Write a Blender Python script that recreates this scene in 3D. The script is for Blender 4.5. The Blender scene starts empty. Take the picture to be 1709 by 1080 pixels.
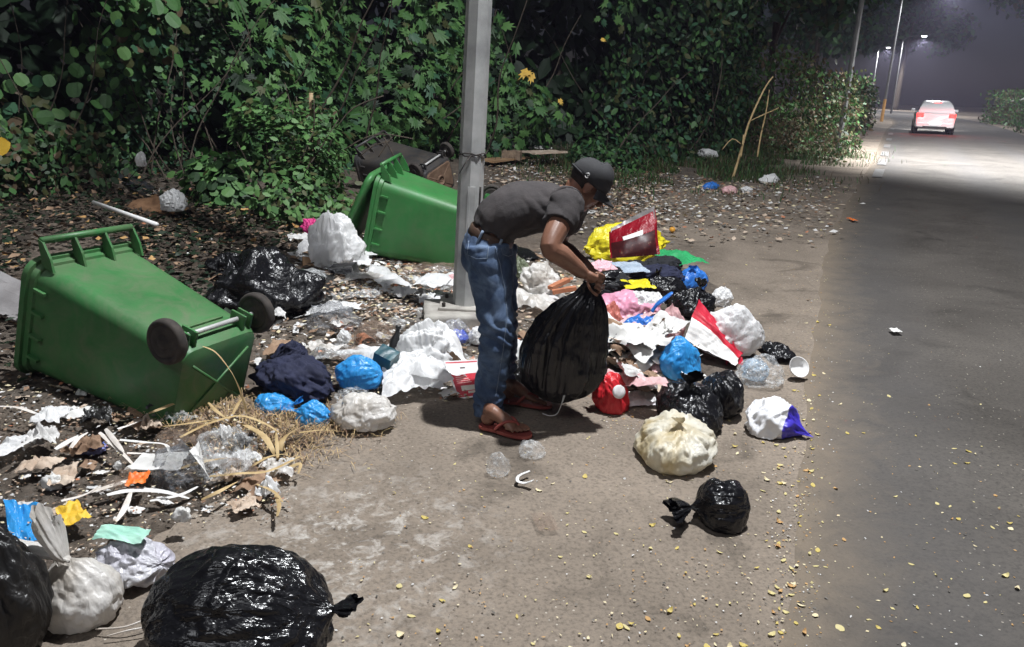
import bpy, bmesh, math, random
import numpy as np
from mathutils import Vector, Matrix

S = bpy.context.scene
COL = S.collection
rad = math.radians

# ------------------------------------------------------------------ camera
F_PX = 1350.0            # focal length in pixels of the 1709 x 1080 photograph
PITCH, ROLL, CAM_H = rad(16.5), rad(2.0), 1.62
CAM_R = Matrix.Rotation(math.pi / 2 - PITCH, 3, 'X') @ Matrix.Rotation(ROLL, 3, 'Z')
cam_d = bpy.data.cameras.new('camera')
cam_d.sensor_width = 36.0
cam_d.lens = 36.0 * F_PX / 1709.0
cam_d.clip_start = 0.05
cam_d.clip_end = 600
cam = bpy.data.objects.new('camera', cam_d)
COL.objects.link(cam)
cam.matrix_world = Matrix.Translation((0, 0, CAM_H)) @ CAM_R.to_4x4()
S.camera = cam

# ------------------------------------------------------------------ night sky, weak fill sun, exposure
w = bpy.data.worlds.new('World')
S.world = w
w.use_nodes = True
wn = w.node_tree
bg = wn.nodes['Background']
sky = wn.nodes.new('ShaderNodeTexSky')
sky.sky_type = 'NISHITA'
sky.sun_disc = False
sky.sun_elevation = rad(48)
sky.air_density = 1.0
sky.ozone_density = 3.0
sky.sun_rotation = rad(200)
tint = wn.nodes.new('ShaderNodeMixRGB'); tint.blend_type = 'MULTIPLY'; tint.inputs[0].default_value = 1; tint.inputs[2].default_value = (1.0, .86, .92, 1)
wn.links.new(sky.outputs['Color'], tint.inputs[1]); wn.links.new(tint.outputs[0], bg.inputs['Color'])
bg.inputs['Strength'].default_value = 0.0055
sd = bpy.data.lights.new('fill_sun', 'SUN')
sd.energy = 0.55  # broad soft fill, added to lift the hedge and the front faces
sd.angle = rad(24)
sd.color = (.93, .96, 1.0)
so = bpy.data.objects.new('fill_sun', sd)
COL.objects.link(so)
so.rotation_euler = (rad(42), 0, rad(-20))
S.view_settings.view_transform = 'Standard'
S.view_settings.look = 'None'
S.view_settings.gamma = 1.0
S.view_settings.use_curve_mapping = False
S.view_settings.exposure = 0.0
S.cycles.use_denoising = True
S.cycles.max_bounces = 5
S.cycles.diffuse_bounces = 3
S.cycles.glossy_bounces = 3
S.cycles.transmission_bounces = 4
S.cycles.transparent_max_bounces = 10
S.cycles.use_adaptive_sampling = True
S.cycles.adaptive_threshold = .03
S.cycles.volume_bounces = 0
S.cycles.sample_clamp_indirect = 4.0

# ------------------------------------------------------------------ pixel -> world
def ray(px, py):
    return CAM_R @ Vector(((px - 854.5) / F_PX, -(py - 540.0) / F_PX, -1.0))
def G(px, py, z=0.0):                      # where the ray through a pixel meets the plane at height z
    v = ray(px, py); t = (z - CAM_H) / v.z
    return Vector((0, 0, CAM_H)) + v * t
def P(px, py, Y):                          # where it meets the vertical plane at distance Y
    v = ray(px, py)
    return Vector((0, 0, CAM_H)) + v * (Y / v.y)
def depth(p):
    return -(CAM_R.transposed() @ (Vector(p) - Vector((0, 0, CAM_H)))).z
def vpx(p):                                # world point -> photograph pixel
    q = CAM_R.transposed() @ (Vector(p) - Vector((0, 0, CAM_H)))
    return (854.5 + F_PX * q.x / -q.z, 540 - F_PX * q.y / -q.z)

# ------------------------------------------------------------------ numpy noise
def _hash(ix, iy, iz, seed):
    h = (ix * 374761393 + iy * 668265263 + iz * 2147483647 + seed * 974711) & 0x7fffffff
    h = ((h ^ (h >> 13)) * 1274126177) & 0x7fffffff
    return ((h ^ (h >> 16)) & 0xffff) / 65535.0
def vnoise(p, seed=0):
    p = np.asarray(p, float); i = np.floor(p).astype(np.int64); f = p - i
    f = f * f * (3 - 2 * f); out = 0
    for dx in (0, 1):
        for dy in (0, 1):
            for dz in (0, 1):
                wgt = (f[..., 0] if dx else 1 - f[..., 0]) * (f[..., 1] if dy else 1 - f[..., 1]) * (f[..., 2] if dz else 1 - f[..., 2])
                out = out + wgt * _hash(i[..., 0] + dx, i[..., 1] + dy, i[..., 2] + dz, seed)
    return out
def fbm(p, seed=0, octv=4):
    p = np.asarray(p, float); a, s, o = 1.0, 0.0, 0
    for k in range(octv):
        o = o + a * (vnoise(p, seed + k * 17) - .5); s += a; p = p * 2.03 + 7.1; a *= .5
    return o / s * 2
def tri(x):
    return np.abs((x % 1.0) * 2 - 1)
def crumple(p, seed=0, freq=3.0, octv=3, dirs=4, warp=.25):
    rng = np.random.default_rng(seed); p = np.asarray(p, float)
    q = p + warp / freq * np.stack([fbm(p * freq * .6 + k * 31.7, seed + k, 2) for k in range(3)], -1) * 1.6
    o = np.zeros(p.shape[:-1]); a, s = 1.0, 0.0
    for k in range(octv):
        for d in range(dirs):
            v = rng.normal(size=3); v /= np.linalg.norm(v)
            o += a * (tri(q @ v * freq * rng.uniform(.6, 1.3) + rng.random()) - .5)
        s += a; freq *= 2.1; a *= .5
    return o / (s * dirs * .35)

def crease(p, seed=0, freq=1.6, octv=2, dirs=5, warp=.35):
    """tented film: flat hollows between sharp ridges, about -1..1"""
    rng = np.random.default_rng(seed + 991); p = np.asarray(p, float)
    q = p + warp / freq * np.stack([fbm(p * freq * .7 + k * 13.3, seed + k, 2) for k in range(3)], -1) * 1.4
    o = 0; a, s = 1.0, 0.0
    for k in range(octv):
        best = None
        for d in range(dirs):
            v = rng.normal(size=3); v /= np.linalg.norm(v)
            t = tri(q @ v * freq * rng.uniform(.6, 1.2) + rng.random()) * rng.uniform(.7, 1.0)
            best = t if best is None else np.maximum(best, t)
        o = o + a * (best - .72) * 2.6; s += a; freq *= 2.3; a *= .45
    return o / s

# ------------------------------------------------------------------ object helpers
def fast_mesh(name, V, Fc, mats=None, mi=None, smooth=True):
    me = bpy.data.meshes.new(name)
    V = np.asarray(V, np.float32); Fc = np.asarray(Fc, np.int32); n, k = Fc.shape
    me.vertices.add(len(V)); me.vertices.foreach_set('co', V.ravel())
    me.loops.add(n * k); me.loops.foreach_set('vertex_index', Fc.ravel())
    me.polygons.add(n)
    me.polygons.foreach_set('loop_start', np.arange(0, n * k, k, dtype=np.int32))
    if mi is not None:
        me.polygons.foreach_set('material_index', np.asarray(mi, np.int32))
    me.polygons.foreach_set('use_smooth', np.full(n, smooth))
    for m in (mats or []):
        me.materials.append(m)
    me.update(calc_edges=True); me.validate()
    return me
def poly_mesh(name, V, Fc, m=None, smooth=True):
    me = bpy.data.meshes.new(name)
    me.from_pydata([tuple(v) for v in V], [], [tuple(f) for f in Fc])
    for p in me.polygons: p.use_smooth = smooth
    if m: me.materials.append(m)
    me.update()
    return me
def link(name, me, parent=None, loc=None, rot=None):
    o = bpy.data.objects.new(name, me); COL.objects.link(o)
    if parent is not None: o.parent = parent
    if loc is not None: o.location = loc
    if rot is not None: o.rotation_euler = rot
    return o
def tag(o, label, cat, group=None):
    o['label'] = label; o['category'] = cat
    if group: o['group'] = group
    return o
def kind(o, k, label=None):
    o['kind'] = k
    if label: o['label'] = label
    return o
def empty(name, loc=(0, 0, 0), rz=0):
    o = bpy.data.objects.new(name, None); COL.objects.link(o)
    o.location = loc; o.rotation_euler = (0, 0, rz); o.empty_display_size = .1
    return o
def finish_bm(bm, name, m, smooth=False, bevel=0):
    if bevel:
        bmesh.ops.bevel(bm, geom=[e for e in bm.edges if e.is_manifold and e.calc_face_angle(0) > .6], offset=bevel, segments=2, affect='EDGES', profile=.6)
    bmesh.ops.recalc_face_normals(bm, faces=bm.faces)
    me = bpy.data.meshes.new(name); bm.to_mesh(me); bm.free()
    if m: me.materials.append(m)
    for p in me.polygons: p.use_smooth = smooth
    return me
def box_bm(bm, c, s, M=None):
    r = bmesh.ops.create_cube(bm, size=1)
    bmesh.ops.scale(bm, vec=s, verts=r['verts']); bmesh.ops.translate(bm, vec=c, verts=r['verts'])
    if M: bmesh.ops.transform(bm, matrix=M, verts=r['verts'])
    return r['verts']
def box(name, c, s, m, parent=None, bevel=0, M=None):
    bm = bmesh.new(); box_bm(bm, c, s, M)
    return link(name, finish_bm(bm, name, m, False, bevel), parent)
def tube_data(pts, radii, seg=12, up=(0, 0, 1), caps=True):
    """closed tube through pts; radii: number or (a, b) per point (a across up, b along up)"""
    pts = [Vector(p) for p in pts]; V, Fc = [], []
    upv = Vector(up)
    for i, p in enumerate(pts):
        t = (pts[min(i + 1, len(pts) - 1)] - pts[max(i - 1, 0)]).normalized()
        a = t.cross(upv)
        if a.length < 1e-4: a = t.cross(Vector((1, 0, .1)))
        a.normalize(); b = a.cross(t).normalized()
        r = radii[i] if hasattr(radii, '__len__') else radii
        ra, rb = r if hasattr(r, '__len__') else (r, r)
        for k in range(seg):
            an = 2 * math.pi * k / seg
            V.append(p + a * (ra * math.cos(an)) + b * (rb * math.sin(an)))
    for i in range(len(pts) - 1):
        for k in range(seg):
            k2 = (k + 1) % seg
            Fc.append((i * seg + k, i * seg + k2, (i + 1) * seg + k2, (i + 1) * seg + k))
    if caps:
        Fc.append(tuple(range(seg))[::-1]); Fc.append(tuple((len(pts) - 1) * seg + k for k in range(seg)))
    return V, Fc
def tube(name, pts, radii, m, parent=None, seg=10, up=(0, 0, 1), smooth=True):
    V, Fc = tube_data(pts, radii, seg, up)
    return link(name, poly_mesh(name, V, Fc, m, smooth), parent)
def lathe(name, prof, m, parent=None, seg=24, M=None, smooth=True):
    V, Fc = [], []
    for r, z in prof:
        for k in range(seg):
            a = 2 * math.pi * k / seg; V.append(Vector((r * math.cos(a), r * math.sin(a), z)))
    for i in range(len(prof) - 1):
        for k in range(seg):
            k2 = (k + 1) % seg; Fc.append((i * seg + k, i * seg + k2, (i + 1) * seg + k2, (i + 1) * seg + k))
    Fc.append(tuple(range(seg))[::-1]); Fc.append(tuple((len(prof) - 1) * seg + k for k in range(seg)))
    if M: V = [M @ v for v in V]
    return link(name, poly_mesh(name, V, Fc, m, smooth), parent)
def smooth_path(pts, n=6):
    pts = [Vector(p) for p in pts]; out = []
    for i in range(len(pts) - 1):
        p0, p1, p2, p3 = pts[max(i - 1, 0)], pts[i], pts[i + 1], pts[min(i + 2, len(pts) - 1)]
        for k in range(n):
            t = k / n
            out.append(.5 * ((2 * p1) + (-p0 + p2) * t + (2 * p0 - 5 * p1 + 4 * p2 - p3) * t * t + (-p0 + 3 * p1 - 3 * p2 + p3) * t ** 3))
    out.append(pts[-1]); return out

def ell_data(c, r, Mx=None, n=14, rings=10):
    V, Fc = [], []
    for i in range(1, rings):
        t = math.pi * i / rings
        for k in range(n):
            a = 2 * math.pi * k / n
            V.append(Vector((c[0] + r[0] * math.sin(t) * math.cos(a), c[1] + r[1] * math.sin(t) * math.sin(a), c[2] + r[2] * math.cos(t))))
    V.append(Vector((c[0], c[1], c[2] + r[2]))); V.append(Vector((c[0], c[1], c[2] - r[2]))); top, bot = len(V) - 2, len(V) - 1
    for i in range(rings - 2):
        for k in range(n):
            k2 = (k + 1) % n; Fc.append((i * n + k, (i + 1) * n + k, (i + 1) * n + k2, i * n + k2))
    for k in range(n):
        k2 = (k + 1) % n; Fc.append((top, k, k2)); Fc.append((bot, (rings - 2) * n + k2, (rings - 2) * n + k))
    if Mx: V = [Mx @ v for v in V]
    return V, Fc
ell_data_ = ell_data

# ------------------------------------------------------------------ materials
def new_mat(name):
    m = bpy.data.materials.new(name); m.use_nodes = True
    nt = m.node_tree; b = nt.nodes['Principled BSDF']
    return m, nt, b
def ramp(nt, cols, fac):
    r = nt.nodes.new('ShaderNodeValToRGB')
    els = r.color_ramp.elements
    while len(els) < len(cols): els.new(.5)
    for i, c in enumerate(cols):
        if len(c) == 4: els[i].position = c[3]
        else: els[i].position = i / max(1, len(cols) - 1)
        els[i].color = (*c[:3], 1)
    nt.links.new(fac, r.inputs['Fac'])
    return r.outputs['Color']
def noise_tex(nt, scale, detail=4, rough=.55, dist=0, coord='Object', vec=None):
    if vec is None:
        tc = nt.nodes.new('ShaderNodeTexCoord'); vec = tc.outputs[coord]
    n = nt.nodes.new('ShaderNodeTexNoise')
    n.inputs['Scale'].default_value = scale; n.inputs['Detail'].default_value = detail
    n.inputs['Roughness'].default_value = rough; n.inputs['Distortion'].default_value = dist
    nt.links.new(vec, n.inputs['Vector'])
    return n.outputs['Fac']
def bump(nt, b, h, strength=.3, dist=.01, prev=None):
    bn = nt.nodes.new('ShaderNodeBump')
    bn.inputs['Strength'].default_value = strength; bn.inputs['Distance'].default_value = dist
    nt.links.new(h, bn.inputs['Height'])
    if prev: nt.links.new(prev, bn.inputs['Normal'])
    if b is not None: nt.links.new(bn.outputs['Normal'], b.inputs['Normal'])
    return bn.outputs['Normal']
def pmat(name, cols, rough=.5, scale=6, detail=4, bump_s=0, bump_scale=40, bump_d=.004, metal=0, spec=.5, trans=0, coord='Object'):
    """principled; cols = one colour or several blended by noise; trans = share of translucent light"""
    m, nt, b = new_mat(name)
    if isinstance(cols[0], (int, float)): cols = [cols]
    b.inputs['Roughness'].default_value = rough; b.inputs['Metallic'].default_value = metal
    b.inputs['Specular IOR Level'].default_value = spec
    c = None
    if len(cols) == 1: b.inputs['Base Color'].default_value = (*cols[0][:3], 1)
    else:
        k = len(cols)
        st = [(*x[:3], .3 + .4 * i / (k - 1)) for i, x in enumerate(cols)]
        c = ramp(nt, st, noise_tex(nt, scale, detail, coord=coord)); nt.links.new(c, b.inputs['Base Color'])
    if bump_s: bump(nt, b, noise_tex(nt, bump_scale, 5, .6, coord=coord), bump_s, bump_d)
    if trans:
        t = nt.nodes.new('ShaderNodeBsdfTranslucent'); mx = nt.nodes.new('ShaderNodeMixShader')
        mx.inputs[0].default_value = trans
        if c: nt.links.new(c, t.inputs['Color'])
        else: t.inputs['Color'].default_value = (*cols[0][:3], 1)
        out = nt.nodes['Material Output']
        nt.links.new(b.outputs[0], mx.inputs[1]); nt.links.new(t.outputs[0], mx.inputs[2]); nt.links.new(mx.outputs[0], out.inputs['Surface'])
    return m
def bag_mat(name, cols, rough=.28, trans=.0, crinkle=.5, scale=5, spec=.5, cs=26, stretch=(1, 1, .38)):
    """thin plastic film: fine crease relief from warped cells"""
    m = pmat(name, cols, rough, scale, trans=trans, spec=spec)
    nt = m.node_tree; b = nt.nodes['Principled BSDF']
    tc = nt.nodes.new('ShaderNodeTexCoord'); mp = nt.nodes.new('ShaderNodeMapping'); nt.links.new(tc.outputs['Object'], mp.inputs['Vector'])
    mp.inputs['Scale'].default_value = stretch
    pr = bump(nt, None, noise_tex(nt, cs * .55, 3, .5, .9, vec=mp.outputs[0]), crinkle, .05)
    bump(nt, b, noise_tex(nt, cs * 2.2, 3, .55, .8, vec=mp.outputs[0]), crinkle * .7, .012, pr)
    return m
def clear_mat(name, tint=(.9, .92, .93), lo=.06, hi=.5, rough=.08):
    m, nt, b = new_mat(name)
    b.inputs['Base Color'].default_value = (*tint, 1); b.inputs['Roughness'].default_value = rough
    tr = nt.nodes.new('ShaderNodeBsdfTransparent'); mx = nt.nodes.new('ShaderNodeMixShader')
    f = noise_tex(nt, 13, 4, .65, 2.2)
    mr = nt.nodes.new('ShaderNodeMapRange')
    mr.inputs['From Min'].default_value = .42; mr.inputs['From Max'].default_value = .72
    mr.inputs['To Min'].default_value = lo; mr.inputs['To Max'].default_value = hi
    nt.links.new(f, mr.inputs['Value']); nt.links.new(mr.outputs[0], mx.inputs[0])
    bump(nt, b, noise_tex(nt, 34, 3, .6, 1.0), .6, .01)
    nt.links.new(tr.outputs[0], mx.inputs[1]); nt.links.new(b.outputs[0], mx.inputs[2])
    nt.links.new(mx.outputs[0], nt.nodes['Material Output'].inputs['Surface'])
    return m
def emit_mat(name, col, strength):
    m, nt, b = new_mat(name)
    b.inputs['Base Color'].default_value = (*col, 1)
    b.inputs['Emission Color'].default_value = (*col, 1); b.inputs['Emission Strength'].default_value = strength
    return m

M = {}
M['black_bag'] = bag_mat('black_film', [(.006, .006, .007), (.012, .012, .014)], .24, 0, .55)
M['black_bag_x'] = bag_mat('black_film_lying', [(.006, .006, .007), (.012, .012, .014)], .22, 0, .6, stretch=(.30, 1, 1))
M['black_bag_v'] = bag_mat('black_film_hanging', [(.006, .006, .007), (.012, .012, .014)], .26, 0, .6, stretch=(1, 1, .14))
M['black_bag2'] = bag_mat('black_film_dusty', [(.010, .010, .011), (.025, .023, .021)], .34, 0, .5)
M['blue_bag'] = bag_mat('blue_film', [(.03, .17, .62), (.06, .27, .78)], .3, .25, .4)
M['blue_bag2'] = bag_mat('azure_film', [(.03, .30, .75), (.07, .42, .85)], .28, .25, .4)
M['white_bag'] = bag_mat('white_film', [(.82, .82, .82), (.90, .90, .90)], .35, .3, .45)
M['cream_bag'] = bag_mat('cream_film', [(.50, .36, .12), (.76, .71, .58), (.82, .80, .74)], .4, .25, .4, scale=4)
M['milky_bag'] = bag_mat('milky_film', [(.45, .40, .34), (.75, .72, .68), (.82, .80, .78)], .3, .3, .4, scale=7)
M['yellow_bag'] = bag_mat('yellow_film', [(.78, .66, .02), (.85, .74, .05)], .35, .2, .4)
M['pink_bag'] = bag_mat('pink_film', [(.80, .33, .48), (.85, .45, .58)], .4, .25, .3)
M['pale_pink'] = bag_mat('pale_pink_film', [(.78, .45, .46), (.84, .58, .58)], .4, .3, .3)
M['coral'] = bag_mat('coral_film', [(.62, .16, .13), (.78, .32, .26)], .35, .3, .4)
M['red_bag'] = bag_mat('red_film', [(.62, .02, .03), (.74, .04, .05)], .32, .15, .35)
M['red_cloth'] = bag_mat('red_woven', [(.45, .01, .03), (.58, .02, .05)], .5, .1, .25)
M['green_cloth'] = pmat('green_fabric', [(.01, .22, .07), (.02, .34, .11)], .7, 12, bump_s=.4)
M['navy'] = pmat('navy_fabric', [(.008, .010, .030), (.016, .020, .055)], .85, 9, bump_s=.5, bump_scale=60)
M['black_cloth'] = pmat('black_fabric', [(.006, .007, .010), (.014, .015, .02)], .85, 9, bump_s=.5, bump_scale=60)
M['denim_scrap'] = pmat('pale_denim', [(.22, .28, .36), (.40, .46, .54)], .8, 9, bump_s=.4)
M['clear'] = clear_mat('clear_film')
M['clear_dark'] = clear_mat('smoky_film', (.25, .26, .28), .25, .75)
M['clear_brown'] = clear_mat('brownish_film', (.30, .22, .17), .2, .6)
M['clear_blue'] = clear_mat('bluish_film', (.45, .60, .75), .3, .75)
M['foil_red'] = bag_mat('dark_red_foil', [(.16, .004, .010), (.28, .007, .018)], .35, 0, .4, scale=3, spec=.3)
M['grey_foil'] = pmat('grey_foil_lining', [(.28, .25, .25), (.42, .39, .38)], .3, 8, metal=.4, bump_s=.3)
M['paper'] = pmat('white_paper', [(.70, .69, .66), (.82, .81, .79)], .75, 7, bump_s=.3, trans=.15)
M['paper_grey'] = pmat('greyish_paper', [(.45, .44, .43), (.66, .65, .63)], .75, 7, bump_s=.3)
M['kraft'] = pmat('beige_paper', [(.34, .24, .17), (.62, .52, .42)], .8, 6, bump_s=.4)
M['brown_paper'] = pmat('brown_paper', [(.16, .09, .055), (.34, .23, .15)], .85, 6, bump_s=.4)
M['cardboard'] = pmat('cardboard', [(.22, .12, .06), (.38, .25, .14)], .85, 5, bump_s=.3)
M['terracotta'] = pmat('terracotta', [(.38, .13, .06), (.52, .22, .12)], .8, 10, bump_s=.3)
M['wood'] = pmat('grey_wood', [(.10, .07, .05), (.26, .19, .13)], .85, 14, bump_s=.5)
M['twig'] = pmat('dry_twig', [(.035, .027, .020), (.085, .066, .048)], .85, 14, bump_s=.4)
M['straw'] = pmat('dry_blade', [(.42, .29, .13), (.66, .50, .27)], .7, 12, bump_s=.2, trans=.2)
M['strip'] = pmat('pale_strip', [(.52, .46, .40), (.78, .74, .70)], .6, 10)
M['mint'] = pmat('mint_plastic', [(.30, .60, .48), (.48, .76, .62)], .4, 8, bump_s=.2)
M['orange'] = pmat('orange_scrap', [(.72, .13, .02), (.82, .22, .04)], .5, 8)
M['yellow'] = pmat('yellow_peel', [(.60, .36, .02), (.75, .50, .05)], .6, 9)
M['teal'] = pmat('teal_carton', [(.01, .05, .07), (.03, .12, .14)], .4, 9)
M['magenta'] = pmat('magenta_cloth', [(.45, .02, .14), (.62, .05, .24)], .6, 9, bump_s=.4)
M['grey_panel'] = pmat('grey_board', [(.14, .13, .13), (.26, .25, .25)], .7, 6, bump_s=.3)
M['stone'] = pmat('stone', [(.08, .075, .065), (.18, .165, .15)], .9, 8, bump_s=.8, bump_scale=25, bump_d=.01)
M['concrete'] = pmat('concrete', [(.24, .22, .20), (.42, .40, .36)], .9, 9, bump_s=.6, bump_scale=45, bump_d=.006)
M['rubber'] = pmat('dusty_rubber', [(.018, .016, .015), (.055, .045, .038)], .85, 18, bump_s=.4)
M['white_plastic'] = pmat('white_plastic', [(.72, .71, .70), (.80, .80, .79)], .4, 6)
M['silver'] = pmat('silver_trim', [(.45, .45, .46), (.6, .6, .6)], .35, 9, metal=.7)
M['black_plastic'] = pmat('black_plastic', (.012, .012, .013), .4)
M['leaf_yellow'] = pmat('fallen_yellow', [(.50, .38, .08), (.62, .50, .17)], .65, 3, trans=.15)
M['leaf_gold'] = pmat('fallen_golden', [(.55, .46, .18), (.66, .58, .30)], .6, 3, trans=.15)
M['leaf_brown'] = pmat('fallen_tan', [(.34, .18, .06), (.55, .34, .14)], .7, 3)
M['leaf_pale'] = pmat('fallen_pale', [(.58, .48, .28), (.70, .62, .42)], .7, 3)

def green(nm, c0, c1, rough=.58, tr=.25):
    return pmat(nm, [c0, c1], rough, 2.5, 3, trans=tr)
M['g1'] = green('leaf_mid', (.042, .120, .032), (.066, .165, .044))
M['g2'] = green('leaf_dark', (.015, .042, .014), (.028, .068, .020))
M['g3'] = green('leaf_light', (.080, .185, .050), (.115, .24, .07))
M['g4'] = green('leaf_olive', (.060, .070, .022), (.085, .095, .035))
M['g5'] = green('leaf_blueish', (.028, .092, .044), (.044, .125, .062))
M['gd'] = green('leaf_shade_darkened', (.008, .022, .009), (.014, .034, .014))  # near-black green: the shade between leaf clumps is put into the colour
M['gb'] = green('leaf_withered', (.075, .050, .028), (.12, .085, .05))
M['gy'] = green('leaf_turned_yellow', (.62, .36, .03), (.75, .50, .06))
GREENS = ['g1', 'g2', 'g3', 'g4', 'g5']

# ================================================================== THE SETTING
EDGE = [(-.55, -2.0), (.0, -.3), (.55, 1.2), (.89, 2.1), (1.49, 3.75), (2.5, 6.4), (3.68, 9.37), (5.53, 13.49), (8.3, 19.47), (13.6, 31.2), (19.47, 44.19), (24.55, 55), (31.5, 72), (37, 90), (40, 110), (40, 140)]
def edge_x(y):
    ys = [p[1] for p in EDGE]; return float(np.interp(y, ys, [p[0] for p in EDGE]))

def road_z(x, y):
    o_ = max(0.0, (x - edge_x(y)) * .92); return -.006 + .045 * math.sin(math.pi * min(1, o_ / 6.3))
def ground_material(name, base, chalk=True, dark=.5):
    m, nt, b = new_mat(name)
    b.inputs['Roughness'].default_value = .9; b.inputs['Specular IOR Level'].default_value = .25
    tc = nt.nodes.new('ShaderNodeTexCoord'); v = tc.outputs['Object']
    big = ramp(nt, [(*[c * .72 for c in base], .32), (*base, .5), (*[min(1, c * 1.28) for c in base], .7)], noise_tex(nt, .9, 6, .62, .4, vec=v))
    fine = noise_tex(nt, 60, 4, .7, 0, vec=v)
    fr = ramp(nt, [(.42, .42, .42, .30), (1, 1, 1, .5), (1.25, 1.22, 1.18, .72)], fine)
    mul = nt.nodes.new('ShaderNodeMixRGB'); mul.blend_type = 'MULTIPLY'; mul.inputs[0].default_value = .75
    nt.links.new(big, mul.inputs[1]); nt.links.new(fr, mul.inputs[2])
    col = mul.outputs[0]
    # small pale stones and specks
    vo = nt.nodes.new('ShaderNodeTexVoronoi'); vo.inputs['Scale'].default_value = 34; vo.inputs['Randomness'].default_value = 1
    nt.links.new(v, vo.inputs['Vector'])
    lt = nt.nodes.new('ShaderNodeMath'); lt.operation = 'LESS_THAN'; lt.inputs[1].default_value = .13
    nt.links.new(vo.outputs['Distance'], lt.inputs[0])
    sel = nt.nodes.new('ShaderNodeSeparateColor'); nt.links.new(vo.outputs['Color'], sel.inputs[0])
    gt = nt.nodes.new('ShaderNodeMath'); gt.operation = 'GREATER_THAN'; gt.inputs[1].default_value = .74
    nt.links.new(sel.outputs[0], gt.inputs[0])
    mm = nt.nodes.new('ShaderNodeMath'); mm.operation = 'MULTIPLY'
    nt.links.new(lt.outputs[0], mm.inputs[0]); nt.links.new(gt.outputs[0], mm.inputs[1])
    m2 = nt.nodes.new('ShaderNodeMixRGB'); m2.inputs[2].default_value = (.42, .38, .32, 1)
    nt.links.new(mm.outputs[0], m2.inputs[0]); nt.links.new(col, m2.inputs[1]); col = m2.outputs[0]
    # dark damp stains
    st = ramp(nt, [(dark, dark, dark, .30), (1, 1, 1, .44)], noise_tex(nt, 1.7, 5, .6, .8, vec=v))
    m3 = nt.nodes.new('ShaderNodeMixRGB'); m3.blend_type = 'MULTIPLY'; m3.inputs[0].default_value = 1
    nt.links.new(col, m3.inputs[1]); nt.links.new(st, m3.inputs[2]); col = m3.outputs[0]
    if chalk:     # chalky splashes on the tarmac beside the rubbish
        mp = nt.nodes.new('ShaderNodeMapping'); nt.links.new(v, mp.inputs['Vector'])
        g = G(560, 905); mp.inputs['Location'].default_value = (-g.x, -g.y, 0)
        ln = nt.nodes.new('ShaderNodeVectorMath'); ln.operation = 'LENGTH'; nt.links.new(mp.outputs[0], ln.inputs[0])
        mr = nt.nodes.new('ShaderNodeMapRange'); mr.inputs['From Min'].default_value = .75; mr.inputs['From Max'].default_value = .05
        nt.links.new(ln.outputs['Value'], mr.inputs['Value'])
        ch = nt.nodes.new('ShaderNodeMath'); ch.operation = 'MULTIPLY'
        cr = ramp(nt, [(0, 0, 0, .50), (1, 1, 1, .66)], noise_tex(nt, 13, 6, .7, .5, vec=v))
        nt.links.new(cr, ch.inputs[0]); nt.links.new(mr.outputs[0], ch.inputs[1])
        m4 = nt.nodes.new('ShaderNodeMixRGB'); m4.inputs[2].default_value = (.52, .49, .45, 1)
        nt.links.new(ch.outputs[0], m4.inputs[0]); nt.links.new(col, m4.inputs[1]); col = m4.outputs[0]
    nt.links.new(col, b.inputs['Base Color'])
    pr = bump(nt, None, noise_tex(nt, 6, 5, .6, vec=v), .25, .03)
    bump(nt, b, fine, .55, .012, pr)
    return m
M['shoulder'] = ground_material('dusty_tarmac', (.215, .178, .143))
M['asphalt'] = ground_material('worn_asphalt', (.092, .083, .074), False, .7)
_nt = M['asphalt'].node_tree; _b = _nt.nodes['Principled BSDF']; _src = _b.inputs['Base Color'].links[0].from_socket
_uv = _nt.nodes.new('ShaderNodeUVMap'); _sx = _nt.nodes.new('ShaderNodeSeparateXYZ'); _nt.links.new(_uv.outputs[0], _sx.inputs[0])
_n = noise_tex(_nt, 5, 7, .72, .6); _n2 = noise_tex(_nt, 1.1, 3, .6)
_m1 = _nt.nodes.new('ShaderNodeMath'); _m1.operation = 'MULTIPLY_ADD'; _m1.inputs[1].default_value = .85; _nt.links.new(_n, _m1.inputs[0]); _m1.inputs[2].default_value = -.44
_m2 = _nt.nodes.new('ShaderNodeMath'); _m2.operation = 'SUBTRACT'; _nt.links.new(_sx.outputs['X'], _m2.inputs[0]); _nt.links.new(_m1.outputs[0], _m2.inputs[1])
_mr = _nt.nodes.new('ShaderNodeMapRange'); _mr.inputs['From Min'].default_value = .0; _mr.inputs['From Max'].default_value = .42; _mr.inputs['To Min'].default_value = 1; _mr.inputs['To Max'].default_value = 0; _nt.links.new(_m2.outputs[0], _mr.inputs['Value'])
_mx = _nt.nodes.new('ShaderNodeMixRGB'); _nt.links.new(_mr.outputs[0], _mx.inputs[0]); _nt.links.new(_src, _mx.inputs[1]); _mx.inputs[2].default_value = (.195, .158, .120, 1); _nt.links.new(_mx.outputs[0], _b.inputs['Base Color'])
# tyre-polished tracks along the road and brownish wear
_wv = _nt.nodes.new('ShaderNodeMath'); _wv.operation = 'SINE'; _ws = _nt.nodes.new('ShaderNodeMath'); _ws.operation = 'MULTIPLY'; _ws.inputs[1].default_value = 3.6; _nt.links.new(_sx.outputs['X'], _ws.inputs[0]); _nt.links.new(_ws.outputs[0], _wv.inputs[0])
_wm = _nt.nodes.new('ShaderNodeMath'); _wm.operation = 'MULTIPLY'; _nt.links.new(_wv.outputs[0], _wm.inputs[0]); _nt.links.new(_n2, _wm.inputs[1])
_mx2 = _nt.nodes.new('ShaderNodeMixRGB'); _nt.links.new(_wm.outputs[0], _mx2.inputs[0]); _nt.links.new(_mx.outputs[0], _mx2.inputs[1]); _mx2.inputs[2].default_value = (.085, .080, .078, 1); _nt.links.new(_mx2.outputs[0], _b.inputs['Base Color'])

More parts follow.
